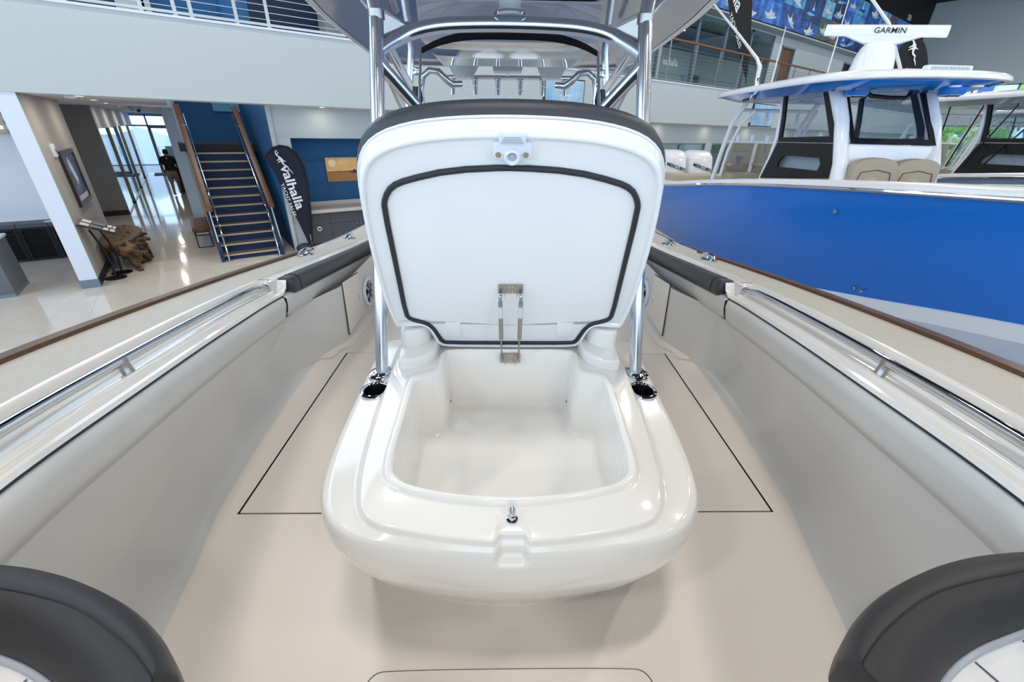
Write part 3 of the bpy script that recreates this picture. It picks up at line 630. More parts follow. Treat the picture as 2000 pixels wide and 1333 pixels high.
part('cushion', MB().loft([lr(cut(off(-.01,-.01)),-.05), lr(cut(off(.006,.010)),-.052), lr(cut(off(.014,.026)),-.06), lr(cut(off(.018,.038)),-.075), lr(cut(off(.016,.038)),-.10), lr(cut(off(.004,.022)),-.12), lr(cut(off(-.04,-.03)),-.132)], True, True, True), 'vinyl', lid, angle=60, label='dark grey seat cushion on the outside of the lid')
part('piping', MB().tube([LP(p.x,p.y,-.05) for p in (off(.012,.019)[nf//2:]+off(.012,.019)[:nf//2]) if p.y > .2], .004, 6), 'vinyl_white', lid)
gh = [(0,.761),(.16,.751),(.277,.722),(.322,.702),(.347,.668),(.357,.635),(.369,.4),(.382,.172),(.371,.148),(.345,.136),(.312,.122),(.292,.09),(.28,.05),(.268,.010),(.25,.0),(0,.0)]
gp = smooth([V((x,s,0)) for x, s in gh]+[V((-x,s,0)) for x, s in reversed(gh[1:-1])], 1)
part('gasket', MB().tube([LP(p.x,p.y,-.009) for p in gp], .0085, 8, True), 'rubber', lid, angle=80, label='black rubber gasket loop')
part('latch_recess', MB().loft([[LP(x,s,-.0115) for x, s in ((-.068,.781),(.064,.781),(.064,.846),(-.068,.846))],[LP(x,s,-.0095) for x, s in ((-.062,.787),(.058,.787),(.058,.846),(-.062,.846))]]), 'lid_white', lid)
lt = part('latch', MB().prism([LP(p.x,p.y,-.010) for p in smooth([(-.05,.790,0),(-.02,.788,0),(.018,.788,0),(.047,.790,0),(.047,.822,0),(.044,.834,0),(-.046,.834,0),(-.05,.822,0)],1)], LN*.014), 'plastic_white', lid, bevel=.003, label='white plastic pull latch')
part('latch_ring', MB().lathe([(.021,0),(.020,.016),(.016,.02),(.011,.014),(.008,.006)], LP(-.002,.801,.002), LN, 24), 'plastic_white', lt)
part('latch_hole', MB().lathe([(.0085,0),(.0085,.001),(0,.001)], LP(-.002,.801,.014), LN, 16), 'plastic_grey', lt)
part('latch_handle', MB().obox(LP(-.002,.842,.004), (.033,0,0), LU*.012, LN*.006), 'plastic_white', lt, bevel=.003)
for q in range(3): part('latch_rib', MB().obox(LP(-.002,.836+q*.006,.011), (.027-.003*q,0,0), LU*.0012, LN*.0012), 'plastic_grey', lt)
for x in (-.036,.032): part('screw', MB().lathe([(.0075,0),(.007,.002),(.0,.003)], LP(x,.801,.004), LN, 16), 'steel', lt)
for x0, x1 in ((-.244,-.187),(.182,.245)): part('rubber_pad', MB().obox(LP((x0+x1)/2,.078,-.011), ((x1-x0)/2,0,0), LU*.047, LN*.002), 'lid_white', lid, bevel=.001)
# gas struts and their brackets
SB = V((0,1.448,-.835))
def bracket(name, c, up, nrm2, w):
    b = part(name, MB().obox(c+nrm2*.002, (w,0,0), up*.021, nrm2*.0015).obox(c+nrm2*.009+V((w*.52,0,0)), (.0012,0,0), up*.024, nrm2*.008).obox(c+nrm2*.009-V((w*.52,0,0)), (.0012,0,0), up*.024, nrm2*.008), 'steel', seat, label='stainless strut bracket')
    for x in (-.006,.006):
        for u_ in (-.012,.012): part('screw', MB().lathe([(.0036,0),(.003,.002),(.0,.0024)], c+V((x,0,0))+up*u_+nrm2*.003, nrm2, 10), 'chrome', b)
bracket('upper_bracket', LP(.002,.312,-.010), LU, LN, .042)
bracket('lower_bracket', V((.004,1.433,-.838)), V((0,0,1)), V((0,-1,0)), .04)
for sd in (-1,1):
    a = LP(sd*.036+.002,.296,.012); b = V((sd*.033+.004,1.418,-.836)); dv = b-a
    gs = part('gas_strut', MB().tube([a+dv*.07,a+dv*.09,a+dv*.64,a+dv*.655], [.0065,.0078,.0078,.004], 14), 'steel', seat, label='grey gas strut')
    part('piston_rod', MB().tube([a+dv*.63,b], .0032, 8), 'steel', gs)
    part('ball_end', MB().ball(a, .0075, 12, 7), 'chrome', gs); part('end_fitting', MB().tube([a,a+dv*.08], .0055, 10), 'steel', gs)
    part('sticker', MB().tube([a+dv*.14,a+dv*.30], .00805, 14), 'paper', gs)
    part('foot_joint', MB().ball(b, .006, 10, 6), 'steel', gs)

# ------------------------------------------------------------------ console behind the lid
con = thing('helm_console', 'white helm console with curved clear windshield behind the raised lid', 'console', (0,2.1,D), FB)
part('console_body', MB().loft([[(x*k,y,z) for x, y in ((-.47,1.64),(.47,1.64),(.50,1.9),(.50,2.75),(-.50,2.75),(-.50,1.9))] for z, k in ((D,1.0),(-.45,.98),(-.12,.9))]), 'gelcoat', con, bevel=.03, segs=3)
part('dashboard', MB().prism([(-.42,1.98,-.12),(-.42,2.6,-.12),(-.42,2.6,.0),(-.42,2.3,.02),(-.42,2.05,-.06)], (.84,0,0)), 'gelcoat', con, bevel=.02)
def WS(x, t): return V((x, 1.95+.33*t+.10*(1-(x/.39)**2)*-.6, -.14+.475*t))
wt = []
for k in range(17):
    x = -.39+.78*k/16; top = 1.0-.14*abs(x/.39)**3.2; wt.append((x, top))
m = MB(); m.loft([[WS(x, top*j/8) for x, top in wt] for j in range(9)], False)
wsh = part('windshield', m, 'glass_clear', con, angle=80, label='clear curved windshield')
va = [WS(x,top) for x, top in wt]
part('valance', MB().loft([[WS(x,top-.065+.03*abs(x/.39)**2)+V((0,-.004,0)) for x, top in wt],[WS(x,top+.01)+V((0,-.004,0)) for x, top in wt],[WS(x,top+.01)+V((0,.012,0)) for x, top in wt],[WS(x,top-.065+.03*abs(x/.39)**2)+V((0,.012,0)) for x, top in wt]], False), 'black', wsh, angle=80, label='black band along the top of the windshield')
for sd in (-1,1): part('side_tube', MB().tube([WS(sd*.392,t*.86) for t in (0,.3,.6,.85,1.0)], .006, 10), 'aluminium', wsh)
# wiper sweep arcs polished on the glass
for cx in (-.12,.12):
    part('wiper_mark', MB().tube([WS(cx+.16*math.cos(a), .30+.26*math.sin(a))+V((0,-.006,0)) for a in [math.pi*(.15+.7*i/10) for i in range(11)]], .0012, 5), 'plastic_white', wsh)

# ------------------------------------------------------------------ T-top
HT = .45
tt = thing('t_top', 'polished aluminium T-top frame carrying a glossy grey hardtop', 't-top', (0,2.6,D), FB)
RT = .0225
for sd in (-1,1):
    def Q(x,y,z): return V((sd*x,y,z))
    b0, b1, b2, b3 = Q(.478,1.333,-.852), Q(.436,1.552,-.006), Q(.424,1.64,.285), Q(.455,1.70,.47)
    lg = part('front_leg', MB().tube([b0,b1,b2,b3], RT, 18), 'aluminium', tt, label='polished front leg')
    fl = part('leg_flange', MB().lathe([(.049,-.006),(.049,.006),(.045,.009),(.031,.010),(.025,.016)], b0, (0,0,1), 28), 'chrome', lg)
    for a in range(4): part('screw', MB().lathe([(.006,0),(.005,.002),(0,.0025)], b0+V((math.cos(a*1.57+.7)*.041,math.sin(a*1.57+.7)*.038,.0095)), (0,0,1), 10), 'steel', lg)
    part('weld_collar', MB().tube([b2-V((0,0,.012)),b2+V((0,0,.012))], RT+.003, 18), 'steel', lg)
    part('diagonal_brace', MB().tube([Q(.43,1.60,.16),Q(.285,1.74,-.02),Q(.2,1.83,-.12)], RT*.95, 16), 'aluminium', tt)
    part('gusset_plate', MB().prism([Q(.425,1.648,.30),Q(.315,1.73,.258),Q(.33,1.735,.235),Q(.43,1.64,.20)], (0,.006,0)), 'steel', tt)
    part('rear_leg', MB().tube([Q(.64,3.0,D),Q(.625,3.0,.05),Q(.575,3.0,.36),Q(.58,3.0,.47)], RT*.95, 14), 'aluminium', tt)
    part('side_brace', MB().tube([Q(.425,1.66,.255),Q(.47,2.1,.2),Q(.56,2.95,.12)], RT*.8, 12), 'aluminium', tt)
    part('side_brace', MB().tube([Q(.43,1.66,.30),Q(.52,2.2,.38),Q(.6,2.8,.455)], RT*.7, 12), 'aluminium', tt)
    part('side_brace', MB().tube([Q(.435,1.63,.21),Q(.50,2.3,.02),Q(.55,2.7,-.10)], RT*.7, 12), 'aluminium', tt)
    part('upper_strut', MB().tube([b2,Q(.60,1.9,.455)], RT*.55, 10), 'aluminium', tt)
    part('hinge_latch', MB().box(min(sd*.40,sd*.43),max(sd*.40,sd*.43),2.2,2.26,.17,.2), 'chrome', tt, bevel=.006)
    part('wiper_motor', MB().lathe([(.02,0),(.026,.02),(.02,.07)], Q(.435,2.3,.06), (0,0,1), 12), 'black', tt)
    part('grab_handle', MB().tube([Q(.452,2.5,.02),Q(.452,2.5,.13),Q(.437,2.5,.185),Q(.40,2.5,.212),Q(.355,2.5,.208),Q(.32,2.5,.175),Q(.295,2.52,.155),Q(.25,2.56,.16)], .016, 12), 'chrome', tt)
    sp = part('overhead_speaker', MB().lathe([(.05,-.165),(.075,-.16),(.088,-.135),(.098,-.12),(.12,-.08),(.13,.03)], Q(.345,3.9,HT), (0,0,1), 24), 'plastic_grey', tt, label='grey round speaker pod')
    for k in range(8):
        a = k*math.pi/4; part('grille_spoke', MB().tube([Q(.345,3.9,HT-.167),Q(.345,3.9,HT-.167)+V((math.cos(a)*.07,math.sin(a)*.07,.004))], .006, 6), 'plastic_white', sp)
hoop = [(.428,1.615,.188),(.40,1.65,.213),(.365,1.69,.236),(.325,1.71,.254),(.27,1.72,.268),(.2,1.725,.276),(.1,1.73,.280)]
hp_ = [V(p) for p in hoop]+[V((0,1.73,.281))]+[V((-x,y,z)) for x, y, z in reversed(hoop)]
part('front_hoop', MB().tube(smooth(hp_,2,False), RT*1.0, 16), 'aluminium', tt, label='arched front cross tube')
li = part('anchor_light', MB().lathe([(.048,0),(.05,.012),(.042,.018),(.035,.03),(.038,.04),(.03,.05),(.001,.056)], (-.004,1.73,.302), (0,0,1), 24), 'clear_lens', tt, label='clear domed light on the hoop')
part('light_ring', MB().lathe([(.05,.002),(.055,.006),(.05,.012)], (-.004,1.73,.302), (0,0,1), 24, False), 'chrome', li)
ho = [(0,1.22),(.3,1.24),(.55,1.36),(.75,1.7),(.89,2.28),(1.0,3.1),(1.105,4.16),(1.10,4.6),(1.03,4.76),(.7,4.8),(0,4.8)]
hf = smooth([V((x,y,0)) for x, y in ho]+[V((-x,y,0)) for x, y in reversed(ho[1:-1])], 1)
hc = V((0,3,0))
def hring(k, z): return [(hc.x+(p.x-hc.x)*k, hc.y+(p.y-hc.y)*k, z) for p in hf]
def hz_(x, y): return HT+.02*0
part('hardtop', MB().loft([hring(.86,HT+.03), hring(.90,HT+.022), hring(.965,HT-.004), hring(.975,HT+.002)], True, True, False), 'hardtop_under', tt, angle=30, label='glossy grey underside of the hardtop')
part('hardtop_shell', MB().loft([hring(.968,HT-.006), hring(.985,HT-.012), hring(1.0,HT-.008), hring(1.005,HT+.02), hring(.96,HT+.07), hring(.7,HT+.11)], True, False, True), 'white_paint', tt, angle=60, label='white outer shell of the hardtop')
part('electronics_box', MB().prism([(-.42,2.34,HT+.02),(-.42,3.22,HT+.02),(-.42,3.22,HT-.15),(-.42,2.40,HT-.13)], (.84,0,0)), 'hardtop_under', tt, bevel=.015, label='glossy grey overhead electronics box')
part('overhead_hatch', MB().box(-.12,.12,4.0,4.2,HT-.11,HT+.03), 'plastic_grey', tt, bevel=.02)
part('courtesy_light', MB().lathe([(.03,0),(.035,-.006),(.02,-.008)], (0,3.5,HT+.03), (0,0,1), 20), 'chrome', tt)
rb = part('rod_holder_bar', MB().tube([(-.62,4.7,.345),(.66,4.7,.352)], .022, 12), 'chrome', tt)
for k in range(6):
    x = -.52+k*.215+.0
    part('rod_holder', MB().tube([(x,4.68,.325),(x,4.66,.20)], [.026,.022], 12), 'chrome', rb)
    part('holder_mouth', MB().lathe([(.028,0),(.03,.006),(.024,.008)], (x,4.68,.325), (0,.1,1), 14, False), 'chrome', rb)
for k in range(3): part('hanger', MB().tube([(-.45+k*.45,4.7,.345),(-.45+k*.45,4.7,HT+.02)], .016, 10), 'aluminium', rb)

# our outboards at the stern (they mirror in the hardtop)
def outboard(frame, x, y, ztop, label, group, scale=1.0, bow=-1, dark=False):
    t = thing('outboard_motor', label, 'outboard motor', (x,y,ztop-1.5*scale), frame, group)
    s = scale
    def R(w, f, b, z): return [(x+px*w*s, y+py*s, z) for px, py in ((-.7,-f),(.7,-f),(1,-f*.4),(1,b*.5),(.75,b),(-.75,b),(-1,b*.5),(-1,-f*.4))]
    part('cowling', MB().loft([R(.26,.30,.30,ztop-.78*s), R(.31,.40,.36,ztop-.62*s), R(.33,.43,.42,ztop-.38*s), R(.31,.36,.42,ztop-.14*s), R(.25,.22,.36,ztop-.03*s), R(.16,.10,.24,ztop)]), 'white_paint', t, bevel=.02*s)
    part('midsection', MB().loft([R(.12,.18,.2,ztop-1.5*s), R(.2,.25,.26,ztop-.8*s)]), 'white_paint', t, bevel=.02)
    return t
outboard(FB, -.38, 9.0, -.12, 'white outboard motor on our boat mirrored in the hardtop, left one', 'outboards of the near boat')
outboard(FB, .38, 9.0, -.12, 'white outboard motor on our boat mirrored in the hardtop, right one', 'outboards of the near boat')

# ------------------------------------------------------------------ bow lounge backrests in the foreground
OO = [(1.13,.552),(1.08,.552),(1.01,.548),(.94,.54),(.83,.514),(.70,.465),(.605,.41),(.556,.366),(.546,.352),(.552,.31),(.575,.24)]
KK = [(1.08,.492),(1.0,.490),(.955,.481),(.86,.466),(.76,.442),(.634,.385),(.567,.343),(.552,.332),(.553,.322),(.575,.28),(.62,.2)]
II = [(1.04,.430),(.98,.424),(.93,.412),(.834,.388),(.745,.351),(.68,.305),(.65,.275),(.645,.26),(.65,.24),(.67,.21),(.72,.15)]
for sd, t in ((-1,'left'),(1,'right')):
    yo = .004 if sd > 0 else -.006
    b = thing('bow_backrest', 'curved dark grey padded bow seat backrest at the lower %s of the view' % t, 'cushion', (sd*.8,.4,D), FB, 'bow seat backrests')
    def sm(L): return smooth([V((x,y,0)) for x, y in L], 2, False)
    o, k, i_ = sm(OO), sm(KK), sm(II)
    KS = .872
    def L3(P_, z, dx=0): return [(sd*p.x*KS-.003, (p.y+yo)*KS, z*KS if z > -1.0 else z) for p in P_]
    def L1(p, z): return L3([p], z)[0]
    def mx_(A, B, t_): return [a+(c-a)*t_ for a, c in zip(A, B)]
    part('bolster', MB().loft([L3(mx_(o,i_,.22),-.93), L3(mx_(o,k,.10),-.86), L3(mx_(o,k,.0),-.81), L3(mx_(o,k,.15),-.785), L3(mx_(o,k,.5),-.768), L3(mx_(o,k,.93),-.762), L3(k,-.7635), L3(mx_(k,i_,.08),-.762), L3(mx_(k,i_,.5),-.785), L3(mx_(k,i_,.9),-.825), L3(i_,-.845), L3(mx_(k,i_,1.0),-.95)], False), 'vinyl_dark', b, angle=70)
    part('seam', MB().tube([L1(p,-.7625) for p in k], .0016, 6), 'black', b)
    part('piping', MB().tube([L1(p,-.846) for p in i_], .007, 8), 'plastic_grey', b)
    inn = [p+V((.10,-.17,0)) for p in i_]
    part('front_panel', MB().loft([L3(i_,-.85), L3(mx_(i_,inn,.3),-.862), L3(mx_(i_,inn,1.),-.93)], False), 'vinyl_white', b, angle=70, label='white quilted front panel')
    for q in (8, 14, 20, 26):
        if q < len(i_): part('quilt_seam', MB().tube([L1(p,z) for p, z in ((i_[q]+(inn[q]-i_[q])*.05,-.8515),(i_[q]+(inn[q]-i_[q])*.3,-.8605),(i_[q]+(inn[q]-i_[q])*.95,-.925))], .0018, 5), 'stitch', b)
    part('quilt_stitch', MB().tube([L1(p,-.866) for p in mx_(i_,inn,.38)], .002, 5), 'stitch', b)
    part('seat_base', MB().loft([L3(mx_(o,i_,.2),-.92), L3(mx_(o,i_,.22),-1.1), L3(mx_(o,i_,.3),D)], False), 'gelcoat', b, angle=70, label='white moulded seat base')

# ================================================================== THE OTHER DISPLAY BOATS
def display_boat(dx, dy, dz, hull_m, top_m, label, simple=False):
    T = V((dx,dy,dz)); C0 = 4.45
    t = thing('center_console_boat', label, 'boat', (C0+dx,5+dy,0), FH, 'display boats')
    def A(p): return V(p)+T
    HB = [(-1.1,.02),(-.9,.2),(-.4,.5),(.5,.92),(1.5,1.22),(2.6,1.42),(4.0,1.5),(7,1.5),(10.6,1.42)]
    ZS = [(-1.1,2.68),(1,2.57),(2.6,2.46),(3.28,2.41),(4.06,2.35),(5.3,2.24),(6.65,2.1),(9.1,1.82),(10.6,1.76)]
    HL = [(-1.1,.01),(-.9,.06),(-.4,.2),(.5,.48),(1.5,.76),(2.6,1.0),(4,1.16),(5,1.2),(7,1.24),(10.6,1.25)]
    ZL = [(-1.1,2.3),(-.4,2.12),(1,1.93),(2.6,1.68),(3.8,1.43),(4.8,1.23),(6.45,.98),(8.5,.86),(10.6,.82)]
    YS = stations(-1.1, 10.6, 48)
    for sd in (-1,1):
        def Pn(o, y, z): return A((C0+sd*o, y, z))
        def sec(y):
            hb, zs, hl, zl = cr(HB,y), cr(ZS,y), cr(HL,y), cr(ZL,y)
            return [Pn(hb,y,zs), Pn(hb-(hb-hl)*.10,y,zs-(zs-zl)*.15), Pn(hb-(hb-hl)*.42,y,zs-(zs-zl)*.5), Pn(hb-(hb-hl)*.8,y,zs-(zs-zl)*.85), Pn(hl,y,zl)]
        part('hull_side', MB().loft([sec(y) for y in YS], False), hull_m, t, angle=70)
        part('boot_stripe', MB().loft([[Pn(cr(HL,y),y,cr(ZL,y)), Pn(cr(HL,y)+.012,y,cr(ZL,y)-.01), Pn(max(cr(HL,y)-.02,.01),y,cr(ZL,y)-.13)] for y in YS], False), 'white_paint', t)
        part('hull_bottom', MB().loft([[Pn(max(cr(HL,y)-.02,.01),y,cr(ZL,y)-.13), Pn(max(cr(HL,y)*.72,.01),y,cr(ZL,y)-.32), Pn(max(cr(HL,y)*.66,.01),y,cr(ZL,y)-.31), Pn(0.0,y,max(.42,cr(ZL,y)-.75))] for y in YS], False), 'bottom_paint', t, angle=25)
        part('rub_rail', MB().tube([Pn(cr(HB,y)+.01,y,cr(ZS,y)+.012) for y in YS], .018, 8), 'chrome', t)
        part('gunwale', MB().loft([[Pn(cr(HB,y)-.005,y,cr(ZS,y)+.02), Pn(cr(HB,y)-.01,y,cr(ZS,y)+.06), Pn(max(cr(HB,y)-.04,0),y,cr(ZS,y)+.085), Pn(max(cr(HB,y)-.24,0),y,cr(ZS,y)+.09), Pn(max(cr(HB,y)-.28,0),y,cr(ZS,y)+.05), Pn(max(cr(HB,y)-.3,0),y,cr(ZS,y)-.55)] for y in YS], False), 'white_paint', t, angle=60)
    part('deck', MB().loft([[A((C0-max(cr(HB,y)-.29,0),y,cr(ZS,y)-.5)), A((C0+max(cr(HB,y)-.29,0),y,cr(ZS,y)-.5))] for y in YS], False), 'deck', t)
    part('transom', MB().box(C0-1.4+dx, C0+1.4+dx, 10.5+dy, 10.65+dy, .5+dz, 1.85+dz), 'white_paint', t, bevel=.03)
    part('stand', MB().box(C0-.5+dx,C0-.3+dx,3+dy,3.2+dy,0,.95+dz).box(C0+.3+dx,C0+.5+dx,3+dy,3.2+dy,0,.95+dz).box(C0-.5+dx,C0-.3+dx,8+dy,8.2+dy,0,.62+dz).box(C0+.3+dx,C0+.5+dx,8+dy,8.2+dy,0,.62+dz), 'base_steel', t)
    # console
    cx = .55
    part('console', MB().loft([[A((C0+s*.5,y,z)) for s, y in ((-1,5.52),(1,5.52),(1,7.0),(-1,7.0))] for z in (1.7,2.72)]), 'white_paint', t, bevel=.03)
    for sd in (-1,1):
        X = C0+sd*cx-.04
        def fr(outer, inner, name):
            o = [A((X,y,z)) for y, z in outer]; i = [A((X,y,z)) for y, z in inner]; w = V((.03,0,0))
            return part(name, MB().loft([o, [p+w for p in o], [p+w for p in i], i, o], True, False, False), 'black', t)
        up_o = [(7.10,3.36),(6.6,3.39),(6.12,3.40),(5.85,3.02),(5.62,2.72),(6.3,2.71),(6.90,2.70),(6.97,3.0)]
        up_i = [(7.0,3.28),(6.6,3.31),(6.22,3.32),(5.98,3.02),(5.8,2.79),(6.3,2.775),(6.84,2.76),(6.9,3.0)]
        f1 = fr(up_o, up_i, 'side_window_frame'); part('side_window', MB().prism([A((X+.012,y,z)) for y, z in up_i], (.006,0,0)), 'glass_tint', f1)
        lo_o = [(6.9,2.69),(6.3,2.70),(5.62,2.71),(5.55,2.5),(5.5,2.33),(6.3,2.25),(7.12,2.18),(7.0,2.45)]
        lo_i = [(6.64,2.53),(6.3,2.535),(5.86,2.54),(5.80,2.47),(5.82,2.39),(6.3,2.38),(6.74,2.37),(6.74,2.45)]
        f2 = fr(lo_o, lo_i, 'lower_side_panel'); part('cabin_window', MB().prism([A((X+.012,y,z)) for y, z in lo_i], (.006,0,0)), 'glass_tint', f2)
        part('accent_line', MB().tube([A((X-.004,6.9,2.695)),A((X-.004,5.62,2.715))], .008, 6), 'chrome', t)
        part('front_post', MB().tube([A((C0+sd*cx,5.44,2.2)),A((C0+sd*cx,5.5,2.5)),A((C0+sd*cx,5.72,2.95)),A((C0+sd*cx,6.05,3.36))], [.085,.08,.075,.085], 14), 'white_paint', t)
        part('rear_side_post', MB().tube([A((C0+sd*.57,7.15,2.15)),A((C0+sd*.57,7.02,2.5)),A((C0+sd*.57,6.98,2.75)),A((C0+sd*.57,7.05,3.1)),A((C0+sd*.57,7.12,3.3))], .03, 10), 'white_paint', t)
        part('rear_leg', MB().tube([A((C0+sd*.62,8.75,2.0)),A((C0+sd*.62,8.62,2.5)),A((C0+sd*.62,8.45,2.95)),A((C0+sd*.60,8.1,3.3))], .04, 12), 'white_paint', t)
        part('rear_leg', MB().tube([A((C0+sd*.60,8.5,2.1)),A((C0+sd*.60,8.42,2.5)),A((C0+sd*.58,8.2,2.95)),A((C0+sd*.5,7.95,3.15))], .026, 10), 'white_paint', t)
    # windshield
    def WP(x, q): return A((C0+x, 5.5+.5*q, 2.72+.66*q))
    o = [WP(-.5,0),WP(.5,0),WP(.5,1),WP(-.5,1)]; i = [WP(-.45,.09),WP(.44,.09),WP(.42,.9),WP(-.45,.9)]; w = V((0,.02,0))
    wf = part('windshield_frame', MB().loft([o,[p+w for p in o],[p+w for p in i],i,o], True, False, False), 'black', t)
    part('windshield', MB().prism([p+w*.4 for p in i], (0,.006,0)), 'glass_clear', wf)
    part('opening_vent', MB().tube([WP(x,q)+V((0,-.02,0)) for x, q in ((-.28,.98),(-.27,.85),(-.2,.78),(0,.76),(.2,.76),(.27,.82),(.29,.98))], .022, 8), 'black', wf)
    for x in (-.12,.15): part('vent_stay', MB().tube([WP(x,.96)+V((0,-.03,0)),WP(x,.86)+V((0,-.03,0))], .012, 6), 'steel', wf)
    # front seat
    def hump(y0, yy, xs, zb, zt, m, nm, w=.42):
        pts = []
        for k in range(13):
            a = math.pi*k/12; pts.append(A((xs-math.cos(a)*w, yy, zt-.16+.16*abs(math.sin(a))**.6)))
        pts += [A((xs+w*1.0,yy,zb)), A((xs-w*1.0,yy,zb))]
        return part(nm, MB().prism(pts, (0,y0,0)), m, t, bevel=.03, segs=3)
    for xs in (C0-.245, C0+.245):
        h = hump(.14, 5.3, xs, 2.0, 2.58, 'tan_vinyl', 'front_backrest', .262)
        part('seam', MB().tube([A((xs-.2,5.295,2.3)),A((xs-.17,5.295,2.42)),A((xs,5.295,2.45)),A((xs+.17,5.295,2.42)),A((xs+.2,5.295,2.3))], .004, 5), 'print_dark', h)
        part('quilt_panel', MB().lathe([(.11,0),(.10,.008),(.0,.009)], A((xs-.02,5.3,2.26)), (0,-1,0), 20), 'tan_light', h)
        for q in range(-2,3):
            for s in (-1,1): part('quilt_line', MB().tube([A((xs-.02+q*.04-s*.06,5.289,2.19)),A((xs-.02+q*.04+s*.06,5.289,2.33))], .0016, 4), 'print_dark', h)
    am = part('armrest', MB().prism([A((p.x,5.12,p.z)) for p in smooth([V((C0-.02,0,2.0)),V((C0-.02,0,2.28)),V((C0+.05,0,2.34)),V((C0+.25,0,2.34)),V((C0+.33,0,2.26)),V((C0+.34,0,2.0))],1)], (0,.2,0)), 'tan_light', t, bevel=.03, segs=3)
    part('emblem', MB().lathe([(.03,0),(.028,.004),(0,.005)], A((C0+.16,5.12,2.23)), (0,-1,0), 16), 'print_dark', am)
    part('seat_cushion', MB().box(C0-.55+dx,C0+.55+dx,4.7+dy,5.3+dy,1.9+dz,2.08+dz), 'tan_vinyl', t, bevel=.04)
    # hardtop
    C1 = C0-.05
    ho2 = [(0,4.93),(.35,4.97),(.65,5.08),(.88,5.3),(1.02,5.7),(1.06,6.4),(1.06,7.6),(1.0,8.35),(.9,8.5),(0,8.5)]
    hf2 = smooth([V((x,y,0)) for x, y in ho2]+[V((-x,y,0)) for x, y in reversed(ho2[1:-1])], 1)
    def hr2(k, z, zc=0): return [A((C1+p.x*k, 6.7+(p.y-6.7)*k, z+zc*(p.y-6.7))) for p in hf2]
    part('hardtop_underside', MB().loft([hr2(.72,3.28), hr2(.78,3.26), hr2(.965,3.335), hr2(.975,3.35)], True, True, False), top_m, t, angle=30, label='glossy coloured underside of the hardtop')
    part('hardtop', MB().loft([hr2(.968,3.34), hr2(.985,3.332), hr2(1.0,3.345), hr2(1.0,3.375), hr2(.97,3.41), hr2(.8,3.45), hr2(.4,3.48)], True, False, True), 'white_paint', t, angle=60, label='white hardtop shell')
    if simple:
        for k in range(5): part('outrigger_pole', MB().tube([A((C0-.9,7.6-.3*k,2.3)),A((C0-.5+.2*k,8.6-.5*k,3.3+.1*k))], .012, 6), 'black', t)
    else:
        for sx, y in ((-.42,5.75),(.33,5.35)):
            s = part('overhead_speaker', MB().lathe([(.02,-.075),(.10,-.07),(.115,-.055),(.13,0)], A((C1+sx,y,3.29)), (0,0,1), 24), top_m, t)
            part('speaker_grille', MB().lathe([(.02,-.002),(.045,-.006),(.085,-.008),(.1,-.002)], A((C1+sx,y,3.222)), (0,0,1), 20), 'plastic_white', s)
            part('speaker_cone', MB().lathe([(.0,-.012),(.03,-.012),(.05,-.008)], A((C1+sx,y,3.222)), (0,0,1), 16), 'black', s)
            for k in range(5):
                a = k*1.2566; part('grille_spoke', MB().tube([A((C1+sx,y,3.212)),A((C1+sx+math.cos(a)*.09,y+math.sin(a)*.09,3.214))], .008, 5), 'black', s)
        for sx, y in ((-.1,5.55),(.1,5.45),(.12,5.1),(.3,5.05)):
            part('overhead_light', MB().lathe([(.05,0),(.045,-.012),(.0,-.014)], A((C1+sx,y,3.285)), (0,0,1), 16), 'plastic_white', t)
        lb = part('light_bar', MB().box(C1-.22+dx,C1+.24+dx,5.12+dy,5.2+dy,3.40+dz,3.465+dz), 'plastic_white', t, bevel=.015)
        for k in range(10): part('led', MB().box(C1-.19+k*.04+dx,C1-.16+k*.04+dx,5.112+dy,5.12+dy,3.415+dz,3.45+dz), 'clear_lens', lb)
        # outrigger with its base
        og = part('outrigger', MB().tube([A((3.46,7.15,3.3)),A((3.46,7.17,3.5)),A((3.47,7.2,3.66)),A((3.5,7.4,3.78)),A((3.5,8.2,4.2)),A((3.5,9.6,4.9))], [.028,.028,.03,.022,.018,.016], 12), 'pole_white', t, label='white telescopic outrigger pole')
        part('outrigger_base', MB().lathe([(.03,0),(.05,.04),(.03,.1),(.034,.24),(.022,.3)], A((3.46,7.15,3.22)), (0,0,1), 16), 'chrome', og)
        part('outrigger_handle', MB().tube([A((3.46,7.15,3.27)),A((3.44,7.4,3.25))], .016, 8), 'black', og)
        part('outrigger', MB().tube([A((5.4,6.9,3.45)),A((5.1,7.2,4.2)),A((4.6,8.6,5.6))], [.022,.02,.016], 10), 'pole_white', t)
        for sx, yy, top in ((3.9,7.6,4.25),(4.9,7.9,5.0)): part('antenna', MB().tube([A((sx,yy,3.4)),A((sx+.1,yy+.2,top))], [.012,.006], 8), 'pole_white', t)
    # rod holder crossbars
    rbx = part('rod_holder_bar', MB().tube([A((C0-.6,8.3,3.16)),A((C0+.6,8.3,3.16))], .028, 10), 'white_paint', t)
    rb2 = part('rod_holder_bar', MB().tube([A((C0-.62,8.55,2.66)),A((C0+.62,8.55,2.66))], .022, 10), 'white_paint', t)
    for k in range(4):
        part('rod_holder', MB().tube([A((C0-.4+k*.27,8.3,3.16)),A((C0-.4+k*.27,8.28,2.98))], .03, 10), 'white_paint', rbx)
        part('rod_holder', MB().tube([A((C0-.4+k*.27,8.55,2.64)),A((C0-.4+k*.27,8.58,2.78))], .03, 10), 'white_paint', rb2)
